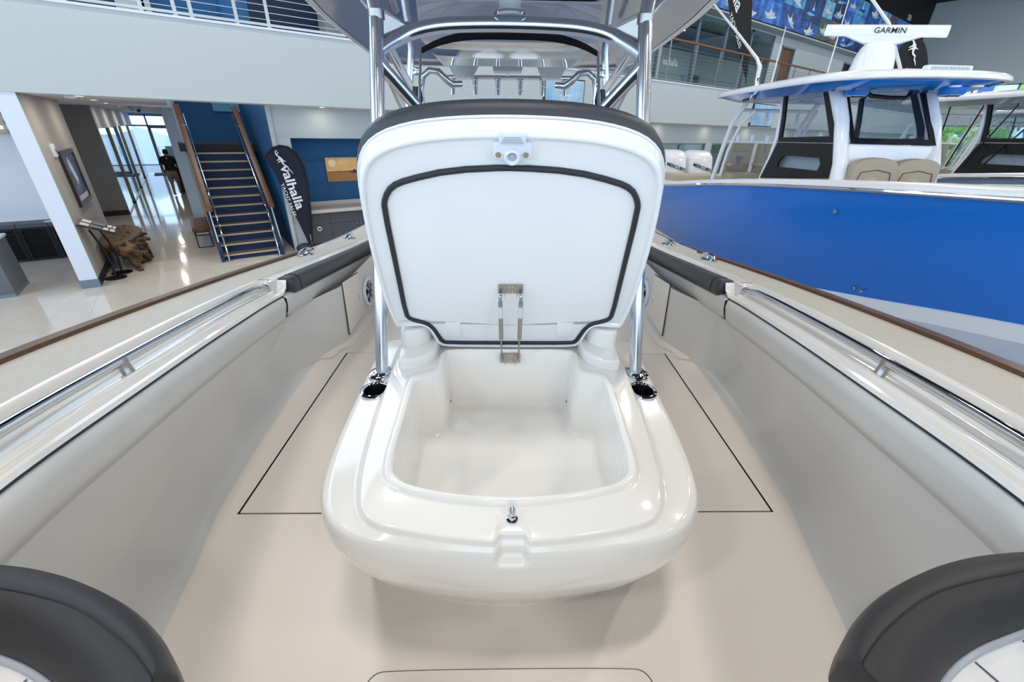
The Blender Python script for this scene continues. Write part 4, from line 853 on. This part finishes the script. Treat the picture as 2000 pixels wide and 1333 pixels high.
    # helm seats
    for k, xs in enumerate((C0-.28, C0+.28)):
        b = part('helm_backrest', MB().loft([[A((xs+px*.25,8.65+py,z)) for px, py in ((-1,.0),(-.8,-.07),(.8,-.07),(1,.0),(.8,.07),(-.8,.07))] for z in (2.1,2.3,2.55,2.68)]), 'tan_vinyl', t, bevel=.025)
        part('headrest', MB().box(xs-.13+dx,xs+.13+dx,8.56+dy,8.6+dy,2.5+dz,2.66+dz), 'tan_vinyl', b, bevel=.02)
        part('opening', MB().prism([A((xs-.07,8.572,2.42)),A((xs+.07,8.572,2.42)),A((xs,8.572,2.27))], (0,.01,0)), 'mullion', b)
        part('helm_cushion', MB().box(xs-.25+dx,xs+.25+dx,8.2+dy,8.62+dy,2.0+dz,2.16+dz), 'tan_vinyl', t, bevel=.04)
        part('helm_armrest', MB().box(xs-.29+dx,xs-.23+dx,8.25+dy,8.62+dy,2.26+dz,2.32+dz), 'tan_vinyl', t, bevel=.02)
    part('helm_base', MB().box(C0-.5+dx,C0+.5+dx,8.3+dy,8.7+dy,1.5+dz,2.0+dz), 'tan_vinyl', t, bevel=.03)
    part('aft_seat', MB().box(C0-1.1+dx,C0+1.0+dx,9.7+dy,10.3+dy,1.4+dz,1.98+dz), 'tan_light', t, bevel=.05)
    return t
blue = display_boat(0,0,0,'hull_blue','hull_blue','blue centre console boat with white hardtop displayed beside ours')
part('through_hull_fitting', MB().lathe([(.022,0),(.02,.006),(.012,.008)], (2.955+.03,4.06,2.16), (-1,0,0), 14), 'steel', blue)
for k in range(2): part('through_hull_fitting', MB().lathe([(.018,0),(.016,.01),(.01,.012),(.01,.004)], (3.255,3.83-.09*k,1.50), (-1,0,-.3), 14), 'steel', blue)
display_boat(4.2,1.25,.06,'hull_grey','hull_grey','pale grey centre console boat with dark windows behind the blue boat', True)
display_boat(8.6,4.2,.06,'white_paint','hull_grey','white centre console boat half hidden behind the grey one', True)
display_boat(12.8,6.2,.06,'hull_grey','hull_grey','farthest grey centre console boat near the gable windows', True)
# its outboards
for k, (x, t) in enumerate(((3.78,'left'),(4.4,'right'))):
    o = outboard(FH, x, 11.15, 2.42, 'white outboard motor at the stern of the blue boat, %s one' % t, 'outboards of the blue boat')
    part('brand_text', text_mb('MERCURY', (x-.24,10.71,2.10), (1,0,-.3), (.1,.1,1), .105, .008, .015), 'print_dark', o)
# radar on the blue boat's hardtop
rd = thing('radar', 'white open-array radar on top of the blue boat', 'radar', (4.5,6.4,3.45), FH)
part('pedestal', MB().lathe([(.24,-.02),(.235,.1),(.21,.26),(.18,.34),(.15,.385),(.12,.40)], (4.5,6.4,3.45), (0,0,1), 28), 'white_paint', rd, angle=50)
ad = V((.82,-.575,0)).normalized(); an = V((-.575,-.82,0)).normalized()
def RP(a, n_, z): return V((4.5,6.4,0))+ad*a+an*n_+V((0,0,z-.09*a))
part('antenna_neck', MB().loft([[RP(a*.16,b*.08,3.83) for a, b in ((-1,-1),(1,-1),(1,1),(-1,1))],[RP(a*.42,b*.06,3.92) for a, b in ((-1,-1),(1,-1),(1,1),(-1,1))]]), 'white_paint', rd, bevel=.02)
part('antenna_bar', MB().loft([[RP(a,n_,z) for n_, z in ((-.07,3.915),(.06,3.90),(.075,3.93),(.065,4.0),(.02,4.03),(-.07,4.02))] for a in (-.62,-.6,.6,.62)]), 'white_paint', rd, bevel=.012)
part('brand_text', text_mb('GARMIN', RP(-.10,.076,3.935), (ad+V((0,0,-.09))), (0,0,1), .085, .004, .002), 'print_dark', rd)

# ================================================================== THINGS IN THE SHOWROOM
def c6(a, b): return (500+a*.1876, 250+b*.1876)
# feather flags: pole sleeve, cloth, lettering, emblem
def emblem(org, xd, yd, s, nn):
    """white seahorse-like figure with a curled tail, drawn as flat strokes"""
    def q(x, y): return V(org)+V(xd)*(x*s)+V(yd)*(y*s)+nn*.006
    m = MB()
    m.tube([q(*p) for p in ((.02,1.0),(-.09,.97),(-.12,.86),(-.03,.80),(.05,.86),(.02,.93))], .028*s, 6, flat=.3)
    m.tube([q(*p) for p in ((-.12,.88),(-.1,.74),(.02,.64),(.02,.52)) ], [.02*s,.04*s,.05*s,.06*s], 6, flat=.3)
    m.tube([q(*p) for p in ((.0,.60),(.1,.52),(.17,.36),(.14,.2),(.22,.06),(.38,-.04),(.40,-.2),(.52,-.34),(.60,-.5))], [.05*s,.08*s,.09*s,.06*s,.05*s,.04*s,.035*s,.03*s,.015*s], 8, flat=.3)
    m.tube([q(*p) for p in ((-.18,.38),(-.05,.44),(.08,.46))], [.02*s,.04*s,.05*s], 6, flat=.3)
    m.tube([q(*p) for p in ((.12,.46),(.26,.36),(.40,.30))], [.05*s,.03*s,.015*s], 6, flat=.3)
    m.tube([q(*p) for p in ((-.16,.24),(-.02,.32),(.12,.34))], [.015*s,.035*s,.05*s], 6, flat=.3)
    return m
def flag(outline, mat_, label, frame, towards, base, text=None, emb=None):
    t = thing('feather_flag', label, 'flag', base, frame, 'feather flags')
    P = smooth([V(p) for p in outline], 1); n_ = V(towards).normalized()
    top = [p+n_*(.006+.012*math.sin(p.z*9+p.x*5)) for p in P]
    part('cloth', MB().loft([P, top]), mat_, t, angle=50)
    return t
fl_pts = [(85,330),(100,290),(170,215),(250,190),(330,205),(420,270),(490,400),(530,560),(550,750),(570,950),(582,1190),(555,1225),(510,1120),(400,900),(280,650),(200,480),(120,365)]
fo = [wy(*c6(a,b),11.0) for a, b in fl_pts]
f1 = flag(fo, 'flag_navy', 'navy feather flag with white VALHALLA YACHT SALES lettering beside the stairs', FW, (0,-1,0), (2.02,11.0,0))
part('sleeve', MB().tube([wy(*c6(a,b),10.99) for a, b in ((85,330),(100,285),(170,210),(250,186),(330,200),(425,266),(495,400),(535,560),(555,750),(575,950),(585,1190))], .022, 8), 'flag_black', f1)
part('pole', MB().tube([(2.03,11.0,.03),(2.035,11.0,.4)], .014, 8), 'steel', f1)
part('weight_bag', MB().ball((1.87,10.98,.1), .17, 14, 9, (1.2,1,.7)), 'vinyl_dark', f1)
p0, p1 = wy(*c6(250,400),10.975), wy(*c6(450,915),10.975)
td = (p1-p0).normalized(); tp = V((0,-1,0)).cross(td)*-1; tp = tp if tp.x > 0 else -tp
part('lettering', text_mb('valhalla', p0, td, tp, .275, .004, .022, narrow=1.2), 'print_white', f1)
p2 = wy(*c6(279,575),10.975)
part('lettering', text_mb('YACHT SALES', p2-tp*.045, td, tp, .095, .004, .006, narrow=1.25), 'print_white', f1)
part('emblem', emblem(wy(*c6(266,400),10.97), (1,0,-.0), (-.12,0,1), .31, V((0,-1,0))), 'print_white', f1)
# flag on the balcony behind the blue boat's outrigger
fo = [wy(u,v,10.9) for u, v in ((1419,-40),(1421,0),(1428,40),(1437,80),(1447,120),(1455,152),(1459,152),(1463,110),(1467,60),(1469,0),(1468,-40))]
f2 = flag(fo, 'flag_black', 'black feather flag with white lettering on the balcony above the blue boat', FW, (0,-1,0), (18.9,10.9,4.35))
part('pole', MB().tube([wy(1457,150,10.9),wy(1457,163,10.9)], .02, 8), 'black', f2)
p0, p1 = wy(1429,-8,10.88), wy(1453,78,10.88); td = (p1-p0).normalized(); tp = V((td.z,0,-td.x)); tp = tp if tp.x > 0 else -tp
part('lettering', text_mb('valhalla', p0-td*1.0, td, tp, .62, .004, .02, narrow=.95), 'print_white', f2)
part('lettering', text_mb('YACHT SALES', wy(1428,25,10.88)-tp*.12, td, tp, .24, .004, .008), 'print_white', f2)
# tall flag behind the blue boat's hardtop
fo = [hpy(u,v,9.2) for u, v in ((1738,125),(1752,102),(1768,82),(1783,73),(1796,74),(1806,84),(1812,105),(1813,150),(1811,200),(1810,260),(1806,260),(1790,200),(1760,150))]
f3 = flag(fo, 'flag_black', 'black feather flag with white emblem standing behind the radar', FH, (0,-1,0), (7.0,9.2,0))
part('pole', MB().tube([hpy(1809,250,9.2), V((hpy(1809,250,9.2).x,9.2,0))], .018, 8), 'black', f3)
part('foot', MB().lathe([(.25,0),(.24,.03),(.03,.05)], (hpy(1809,250,9.2).x,9.2,0)), 'black', f3)
part('emblem', emblem(hpy(1775,108,9.17), (1,0,0), (0,0,1), .30, V((0,-1,0))), 'print_white', f3)

# niche: stone worktop, cabinets, picture
single('stone_worktop', MB().box(2.06,6.19,11.22,11.97,.83,.9).box(2.06,6.19,11.94,11.97,.9,1.0), 'counter_stone', 'pale stone worktop with backsplash in the blue niche', 'worktop', bevel=.006)
cxs = [2.07, 2.62, 3.32, 4.02, 4.72, 5.42, 6.18]
for i, (a, b) in enumerate(zip(cxs, cxs[1:])):
    t = thing('base_cabinet', 'dark wood base cabinet under the stone worktop, %s from the flag' % ('first','second','third','fourth','fifth','sixth')[i], 'cabinet', ((a+b)/2,11.6,0), FW, 'niche base cabinets')
    part('carcass', MB().box(a+.001,b-.001,11.32,11.98,.09,.826).box(a+.001,b-.001,11.38,11.98,0,.09), 'cabinet_wood', t)
    part('drawer_front', MB().box(a+.003,b-.003,11.30,11.32,.56,.826), 'cabinet_wood', t)
    dr = part('door', MB().box(a+.003,b-.003,11.30,11.32,.1,.555), 'cabinet_wood', t)
    if i: part('knob', MB().lathe([(.006,0),(.014,.012),(.012,.02),(0,.022)], ((a+.05) if i%2==0 else (b-.05),11.3,.50), (0,-1,0), 12), 'chrome', dr)
sg = thing('round_sign', 'small round white sticker on the first cabinet door', 'sign', (2.33,11.295,.40))
part('disc', MB().lathe([(.055,0),(.055,.003),(0,.003)], (2.33,11.299,.45), (0,-1,0), 24), 'print_white', sg)
part('mark', MB().box(2.305,2.355,11.293,11.296,.425,.47), 'print_dark', sg)
pc = thing('sunset_picture', 'unframed sunset picture with a boat on golden water on the niche wall', 'picture', (3.32,11.97,1.46))
part('canvas', MB().box(2.88,3.78,11.95,11.998,1.46,2.03), 'tan_light', pc)
mat('sun_sky', (248,206,140), .5, noise=.4, nscale=3, rgb2=(238,176,108)); mat('sun_sea', (206,150,84), .5, noise=.6, nscale=16, stretch=(3,1,14), rgb2=(140,92,48)); mat('sun_glow', (255,232,196), .5); mat('sun_shore', (120,62,30), .6); mat('sun_boat', (70,60,96), .6)
part('print_sky', MB().box(2.885,3.775,11.947,11.95,1.69,2.025), 'sun_sky', pc); part('print_sea', MB().box(2.885,3.775,11.947,11.95,1.465,1.69), 'sun_sea', pc)
part('print_shore', MB().prism([(2.885,11.946,1.685),(3.775,11.946,1.69),(3.775,11.946,1.715),(3.4,11.946,1.708),(2.885,11.946,1.70)], (0,.002,0)), 'sun_shore', pc)
part('print_sun', MB().lathe([(.09,0),(.09,.002),(0,.002)], (3.03,11.947,1.90), (0,-1,0), 20), 'sun_glow', pc)
part('print_boat', MB().prism([(3.42,11.944,1.70),(3.5,11.944,1.655),(3.775,11.944,1.65),(3.775,11.944,1.695),(3.62,11.944,1.70),(3.62,11.944,1.74),(3.54,11.944,1.74),(3.54,11.944,1.70)], (0,.002,0)), 'sun_boat', pc)

# water picture over the stair landing
wp = thing('water_picture', 'blue water picture hanging on the wall above the stair landing', 'picture', (1.32,15.19,3.02))
mat('water_print', (60,130,180), .4, noise=.6, nscale=6, stretch=(2,1,14), rgb2=(130,190,220))
part('panel', MB().box(1.0,1.62,15.15,15.198,3.02,3.9), 'water_print', wp)

# framed print, wall switch, lectern sign and driftwood table along the taupe wall
fp = thing('framed_print', 'dark framed print of a leaping fish on the taupe wall', 'picture', (-1.8,12.1,1.26))
part('frame', MB().loft([[(-1.808,y,z) for y, z in r] for r in (((11.42,2.22),(12.78,2.22),(12.78,1.26),(11.42,1.26)),)]+[[(-1.76,y,z) for y, z in ((11.42,2.22),(12.78,2.22),(12.78,1.26),(11.42,1.26))],[(-1.76,y,z) for y, z in ((11.5,2.15),(12.7,2.15),(12.7,1.33),(11.5,1.33))],[(-1.79,y,z) for y, z in ((11.5,2.15),(12.7,2.15),(12.7,1.33),(11.5,1.33))]], True, True, True), 'frame_dark', fp)
mat('fish_print', (130,150,176), .2, noise=.8, nscale=4, rgb2=(50,80,130), coat=.3)
part('print', MB().box(-1.792,-1.786,11.5,12.7,1.42,2.15), 'fish_print', fp); part('mount', MB().box(-1.792,-1.785,11.5,12.7,1.33,1.42), 'paper', fp)
part('fish', MB().prism([(-1.785,y,z) for y, z in ((12.0,2.1),(12.15,1.95),(12.3,1.7),(12.1,1.6),(12.0,1.75),(11.9,1.95))], (.002,0,0)), 'print_white', fp)
al = thing('wall_alarm', 'white fire alarm box with red mark on the taupe wall', 'alarm', (-1.8,11.2,2.17))
part('box', MB().box(-1.81,-1.77,11.1,11.3,2.15,2.36), 'plastic_white', al, bevel=.008); part('mark', MB().box(-1.77,-1.766,11.2,11.26,2.22,2.28), 'red', al)
ls = thing('lectern_sign', 'black stand with a tilted information panel in front of the driftwood table', 'sign stand', (-1.6,11.0,0))
for k, (x, y) in enumerate(((-1.63,10.84),(-1.56,11.2))):
    part('base', MB().lathe([(.17,0),(.168,.012),(.03,.016)], (x,y,0), (0,0,1), 28), 'black', ls)
    part('post', MB().tube([(x,y,.01),(x+.02,y+.02,.3),(x-.01,y-.02,.62),(x-.08,y-.08,.95)], .018, 10), 'black', ls)
pc_ = [(-1.72,10.45,1.12),(-1.72,11.15,1.12),(-1.46,11.2,.9),(-1.46,10.5,.9)]
sp = part('panel', MB().prism([(-1.80,10.42,1.10),(-1.80,11.0,1.12),(-1.36,11.16,.88),(-1.36,10.62,.86)], (.01,.0,.015)), 'black', ls)
def bil(u, v): a, b, c, d = V((-1.79,10.42,1.115)), V((-1.79,11.0,1.135)), V((-1.35,11.16,.895)), V((-1.35,10.62,.875)); return (a*(1-u)+d*u)*(1-v)+(b*(1-u)+c*u)*v+V((.004,0,.004))
for u0, u1, v0, v1, m_ in ((.06,.28,.1,.42,'paper'),(.32,.6,.1,.42,'paper2'),(.64,.78,.1,.42,'paper'),(.82,.95,.1,.42,'paper'),(.06,.3,.56,.9,'paper'),(.34,.68,.56,.9,'paper2'),(.72,.84,.56,.9,'paper'),(.87,.95,.56,.9,'paper')):
    part('leaflet', MB().prism([bil(u0,v0),bil(u1,v0),bil(u1,v1),bil(u0,v1)], (.001,0,.002)), m_, sp)
dw = thing('driftwood_table', 'carved driftwood root console table with flat top against the taupe wall', 'table', (-1.5,12.2,0))
part('top', MB().prism([(p.x,p.y,.50) for p in smooth([V((-1.79,11.3,0)),V((-1.6,11.2,0)),V((-1.3,11.4,0)),(V((-1.22,11.9,0))),V((-1.12,12.6,0)),V((-1.25,13.2,0)),V((-1.6,13.4,0)),V((-1.79,13.2,0))],1)], (0,0,.06)), 'driftwood', dw, bevel=.02)
rnd = random.Random(3)
for k in range(16):
    y = 11.35+k*.125; x = -1.55+rnd.uniform(-.15,.2)
    ex = -1.3+rnd.uniform(-.12,.2); 
    part('root', MB().tube([(x,y,.52),(x+.1,y+rnd.uniform(-.1,.1),.42),((x+ex)/2+rnd.uniform(0,.12),y+rnd.uniform(-.2,.2),.25),(ex,y+rnd.uniform(-.25,.25),.0)], [.09,.085+rnd.uniform(0,.05),.075,.045], 9), 'driftwood', dw)
for k in range(9):
    y = 11.3+k*.24; z = rnd.uniform(.28,.54)
    part('knot', MB().tube([(-1.5,y,z),(-1.3,y+.06,z-.02),(-1.12+rnd.uniform(-.05,.1),y+rnd.uniform(-.1,.1),z-rnd.uniform(0,.12))], [.09,.075,.02], 8), 'driftwood', dw)
ta = thing('door_handle_set', 'steel lever handle beside the recessed door', 'handle', (-1.86,18.5,1.0))
part('lever', MB().tube([(-2.0,18.48,1.0),(-1.98,18.42,1.0),(-1.88,18.42,1.0)], .03, 8), 'steel', ta); part('rose', MB().lathe([(.06,0),(.055,.03)], (-2.0,18.53,1.0), (0,-1,0), 16), 'steel', ta)

# bench by the stairs
bn = thing('leather_bench', 'tufted brown leather bench on a black steel frame left of the stairs', 'bench', (-.06,13.4,0))
sc = part('cushion', MB().box(-.24,.12,12.62,14.2,.38,.47), 'leather', bn, bevel=.025, segs=3)
for i in range(2):
    for j in range(7): part('tuft_button', MB().ball((-.15+i*.17,12.8+j*.21,.471), .015, 8, 5, (1,1,.5)), 'print_dark', sc)
for y in (12.66,14.16):
    for x in (-.21,.09): part('leg', MB().box(x-.012,x+.012,y-.012,y+.012,0,.38), 'black', bn)
    part('foot_rail', MB().box(-.21,.09,y-.012,y+.012,0,.02), 'black', bn)
part('seat_rail', MB().box(-.22,.10,12.65,14.17,.36,.385), 'black', bn)

# left lounge: louvred cabinet, brochures, desk, shelf lights
for i, (a, b) in enumerate(((-4.4,-3.78),(-3.77,-3.16),(-3.15,-2.68),(-2.67,-2.08))):
    t = thing('louvred_cabinet', 'low black louvred cabinet by the left wall, %s from the column' % ('fourth','third','second','first')[i], 'cabinet', ((a+b)/2,13.28,0), FW, 'louvred cabinets')
    part('carcass', MB().box(a,b,13.1,13.49,0,.70), 'cabinet_wood', t)
    part('top', MB().box(a,b,13.07,13.49,.70,.78), 'cabinet_wood', t)
    dr = part('door', MB().box(a+.01,a+.05,13.07,13.1,.03,.69).box(b-.05,b-.01,13.07,13.1,.03,.69).box(a+.05,b-.05,13.07,13.1,.03,.07).box(a+.05,b-.05,13.07,13.1,.65,.69), 'black', t)
    for k in range(17): part('slat', MB().obox(((a+b)/2,13.085,.09+k*.034), ((b-a)/2-.05,0,0), (0,.012,.008), (0,-.002,.003)), 'black', dr)
br = thing('brochures', 'white brochures lying on the louvred cabinet by the column', 'brochures', (-2.5,13.2,.78))
part('sheet', MB().box(-2.72,-2.42,13.08,13.3,.78,.785), 'paper', br); part('sheet', MB().box(-2.66,-2.36,13.12,13.34,.785,.79), 'paper', br)
ds = thing('reception_desk', 'grey wood desk with white top at the far left edge', 'desk', (-3.2,10.8,0))
part('body', MB().box(-3.9,-2.9,10.45,11.3,.06,.88), 'desk_wood', ds, bevel=.004); part('plinth', MB().box(-3.9,-2.9,10.44,11.32,0,.06), 'base_steel', ds)
part('top', MB().box(-3.92,-2.70,10.2,10.62,.88,.91), 'paint_white', ds, bevel=.004) if False else part('top', MB().box(-3.92,-2.88,10.43,11.32,.88,.92), 'paint_white', ds, bevel=.004)
sh = thing('wall_shelf', 'pale wooden slatted wall shelf with small lights at the far left edge', 'shelf', (-3.0,13.4,2.45))
for k in range(3):
    part('slat', MB().box(-3.5,-2.62,13.1,13.5,2.47+k*.16,2.53+k*.16), 'tan_light', sh); part('lamp_strip', MB().box(-3.3,-2.66,13.09,13.1,2.55+k*.16,2.60+k*.16), 'lamp_cool', sh)
part('back', MB().box(-3.5,-2.62,13.44,13.5,2.47,2.95), 'mullion', sh)
# counter by the hallway
hc_ = thing('hall_counter', 'black counter with a monitor at the far end of the hallway', 'counter', (-.35,25.5,0))
part('body', MB().box(-.42,-.18,23.6,27.5,0,1.0), 'black', hc_); part('top', MB().box(-.46,-.18,23.5,27.6,1.0,1.04), 'paint_white', hc_)
part('monitor', MB().box(-.5,-.22,25.2,25.24,1.25,1.75), 'screen_blue', hc_); part('stand', MB().box(-.37,-.33,25.24,25.3,1.04,1.4), 'steel', hc_)
dmx = single('door_mat', MB().box(-1.5,-.3,31.6,33.2,.001,.02), 'carpet', 'dark door mat inside the glass entrance', 'mat')

# screens on the balcony front
for x0, x1, z0, z1, t in ((8.55,10.0,3.15,4.05,'picture of a boat seen through the windshield on the balcony front'),(19.95,21.8,3.15,3.95,'pale blue screen hanging on the balcony front behind the blue boat')):
    s_ = thing('wall_screen', 'flat '+t, 'screen', ((x0+x1)/2,10.3,z0)); part('case', MB().box(x0-.03,x1+.03,10.29,10.348,z0-.03,z1+.03), 'black', s_); part('display', MB().box(x0,x1,10.283,10.29,z0,z1), 'screen_blue', s_)
    if x0 < 12:
        part('boat_hull', MB().prism([(x0+.35,10.28,z0+.18),(x0+1.25,10.28,z0+.10),(x0+1.1,10.28,z0+.36),(x0+.55,10.28,z0+.30)], (0,.003,0)), 'hull_blue', s_); part('boat_top', MB().box(x0+.55,x0+.95,10.278,10.282,z0+.5,z0+.54).box(x0+.62,x0+.65,10.278,10.282,z0+.3,z0+.5).box(x0+.85,x0+.88,10.278,10.282,z0+.3,z0+.5), 'print_white', s_)

# mural of boat photographs above the offices
mu = thing('photo_mural', 'wall mural of many blue sea photographs of boats above the offices', 'mural', (30,12.6,7.45))
blues = [(28,62,120),(40,90,160),(22,48,92),(60,120,180),(34,76,140),(90,140,190),(18,40,84)]
for i, c_ in enumerate(blues): mat('mural_%d' % i, c_, .5, noise=.5, nscale=2.2, rgb2=tuple(min(255,int(x*1.5+18)) for x in c_))
mat('mural_warm', (150,120,110), .5, noise=.6, nscale=5, rgb2=(60,50,70)); mat('mural_green', (90,120,70), .5, noise=.6, nscale=5, rgb2=(50,80,120))
rnd = random.Random(11); x = 14.0; row = 0
while x < 43.2:
    w = rnd.uniform(1.1,2.2); cuts = [7.45, 8.2+rnd.uniform(-.2,.3), 9.0+rnd.uniform(-.2,.3), 9.75]
    for z0, z1 in zip(cuts, cuts[1:]):
        m_ = 'mural_%d' % rnd.randrange(7)
        if rnd.random() < .10: m_ = 'mural_warm'
        if rnd.random() < .05: m_ = 'mural_green'
        p_ = part('photo', MB().box(x+.008, x+w-.008, 12.58, 12.62, z0+.008, z1-.008), m_, mu)
        cx_, cz, k = x+w/2, (z0+z1)/2-.06, min(w*.40,.5)*rnd.uniform(.75,1.1)
        if rnd.random() < .85:
            f_ = rnd.choice((-1,1)); tl = rnd.uniform(-.25,.25)
            def bp(a, b): return (cx_+f_*a*k, 12.574, cz+(b+a*tl)*k)
            part('boat_hull', MB().prism([bp(-.95,.02),bp(-.85,-.24),bp(.45,-.26),bp(.8,-.05),bp(1.1,.2),bp(.3,.04)], (0,.004,0)), rnd.choice(('print_white','print_white','hull_blue')), p_)
            part('boat_cabin', MB().prism([bp(-.4,.02),bp(-.34,.26),bp(.02,.28),bp(.3,.04)], (0,.004,0)), 'print_white', p_)
            part('boat_tower', MB().prism([bp(-.2,.26),bp(-.16,.8),bp(-.12,.8),bp(-.04,.26)], (0,.004,0)), 'print_white', p_)
            part('wake', MB().prism([bp(-1.6,-.42),bp(-.9,-.2),bp(.7,-.3),bp(.2,-.42),bp(-.8,-.5)], (0,.003,0)), 'screen_blue', p_)
    x += w
part('year_text', text_mb("2020's", (41.2,12.57,9.86), (1,0,0), (0,0,1), .42, .004, .01, narrow=.7), 'print_white', mu)
part('year_text', text_mb("2010's", (34.0,12.57,9.86), (1,0,0), (0,0,1), .42, .004, .01, narrow=.7), 'print_white', mu)
gs_ = thing('glass_lettering', 'small white valhalla lettering on the upstairs office glass', 'lettering', (18.0,13.24,5.3)); part('word', text_mb('valhalla', (17.3,13.25,5.35), (1,0,0), (0,0,1), .36, .004, .01), 'print_white', gs_)
for i, (x0, t) in enumerate(((15.2,'near the T-top'),(22.0,'behind the outrigger'))):
    c_ = thing('office_desk', 'dark upstairs office desk with chair '+t, 'desk', (x0,15.5,4.29)); part('top', MB().box(x0-.8,x0+.8,15.2,15.9,5.0,5.04), 'black', c_); part('panel', MB().box(x0-.75,x0+.75,15.25,15.29,4.29,5.0), 'black', c_); part('chair', MB().box(x0-.3,x0+.3,14.7,14.78,4.8,5.4), 'black', c_); part('monitor', MB().box(x0-.1,x0+.5,15.5,15.54,5.12,5.5), 'screen_blue', c_)

# ------------------------------------------------------------------ person walking away down the hallway
def person(x, y, rot):
    J = {'pel':(0,0,.93,.135),'sp':(0,.0,1.12,.135),'ch':(0,.01,1.32,.15),'nk':(0,.02,1.47,.062),'hd':(0,.03,1.56,.082),'ht':(0,.035,1.68,.088),'cr':(0,.03,1.73,.05),
         'rs':(.19,.01,1.40,.07),'re':(.25,.06,1.13,.048),'rw':(.17,.24,1.02,.036),'rh':(.12,.31,1.03,.03),
         'ls':(-.19,.01,1.40,.07),'le':(-.27,-.02,1.12,.048),'lw':(-.25,.12,.92,.036),'lh':(-.23,.18,.85,.03),
         'rp':(.09,0,.88,.11),'rk':(.10,.10,.50,.066),'ra':(.09,.07,.09,.042),'rf':(.10,.22,.035,.035),
         'lp':(-.09,0,.88,.11),'lk':(-.09,-.02,.49,.066),'la':(-.08,-.22,.12,.042),'lf':(-.08,-.12,.04,.035)}
    Ed = [('pel','sp'),('sp','ch'),('ch','nk'),('nk','hd'),('hd','ht'),('ht','cr'),('ch','rs'),('rs','re'),('re','rw'),('rw','rh'),('ch','ls'),('ls','le'),('le','lw'),('lw','lh'),('pel','rp'),('rp','rk'),('rk','ra'),('ra','rf'),('pel','lp'),('lp','lk'),('lk','la'),('la','lf')]
    for h_, w_ in (('rh','rw'),('lh','lw')):
        hv, wv = V(J[h_][:3]), V(J[w_][:3]); d = (hv-wv).normalized(); sidev = d.cross(V((0,0,1))).normalized()
        for k in range(4):
            L_ = (.062,.07,.066,.052)[k]; a = hv+sidev*(k-1.5)*.018+d*.02
            J[h_+str(k)] = tuple(a)+(.010,); J[h_+str(k)+'t'] = tuple(a+d*L_+V((0,0,-.015)))+(.008,)
            Ed += [(h_,h_+str(k)),(h_+str(k),h_+str(k)+'t')]
        tv = hv-sidev*.035-d*.005; J[h_+'th'] = tuple(tv)+(.011,); J[h_+'tt'] = tuple(tv+d*.045-sidev*.012)+(.009,); Ed += [(h_,h_+'th'),(h_+'th',h_+'tt')]
    names = list(J); me = bpy.data.meshes.new('body'); me.from_pydata([J[n_][:3] for n_ in names], [(names.index(a), names.index(b)) for a, b in Ed], [])
    o = bpy.data.objects.new('tmp', me); COL.objects.link(o)
    sk = o.modifiers.new('s','SKIN'); ss = o.modifiers.new('u','SUBSURF'); ss.levels = 2
    for i, n_ in enumerate(names):
        d_ = me.skin_vertices[0].data[i]; r = J[n_][3]; d_.radius = (r*1.15, r*.85) if n_ in ('pel','sp','ch') else (r, r); d_.use_root = (n_ == 'pel')
    dg = bpy.context.evaluated_depsgraph_get(); ev = bpy.data.meshes.new_from_object(o.evaluated_get(dg)); bpy.data.objects.remove(o)
    t = thing('person', 'person in a black polo shirt and khaki shorts walking away down the hallway', 'person', (x,y,0)); t.rotation_euler.z = rot
    BASE[t.name] = V((0,0,0))
    vs = [q.co.copy() for q in ev.vertices]; nr = [q.normal.copy() for q in ev.vertices]; fs = [list(p.vertices) for p in ev.polygons]
    b = part('body', MB().add(vs, fs), 'skin', t, angle=80)
    def cloth(name, m_, test, d_):
        ff = [f for f in fs if all(test(vs[i]) for i in f)]; ids = sorted({i for f in ff for i in f}); mp = {a: k for k, a in enumerate(ids)}
        part(name, MB().add([vs[i]+nr[i]*d_ for i in ids], [[mp[i] for i in f] for f in ff]), m_, t, angle=80)
    cloth('polo_shirt', 'polo', lambda p: .90 < p.z < 1.49 and not (abs(p.x) > .20 and p.z < 1.18) and not (p.y > .17), .018)
    cloth('shorts', 'khaki', lambda p: .50 < p.z < .97 and abs(p.x) < .235 and p.y < .16 , .022)
    cloth('shoe', 'shoe', lambda p: p.z < .11, .012)
    cloth('hair', 'hair', lambda p: p.z > 1.545 and (p.y < .075 or p.z > 1.68), .012)
    for s_ in (-1,1): part('ear', MB().ball((s_*.088,.035,1.61), .026, 8, 6, (.4,.7,1)), 'skin', b)
    part('nose', MB().ball((0,.125,1.60), .018, 8, 6, (.7,1,1.2)), 'skin', b)
    for s_ in (-1,1): part('eye', MB().ball((s_*.032,.112,1.635), .012, 8, 6), 'print_white', b)
    part('mouth', MB().ball((0,.118,1.555), .022, 8, 5, (1,.3,.25)), 'red', b)
    part('shirt_logo', MB().box(-.03,.03,-.165,-.155,1.40,1.42), 'print_white', t)
person(-.5, 22.9, -.12)
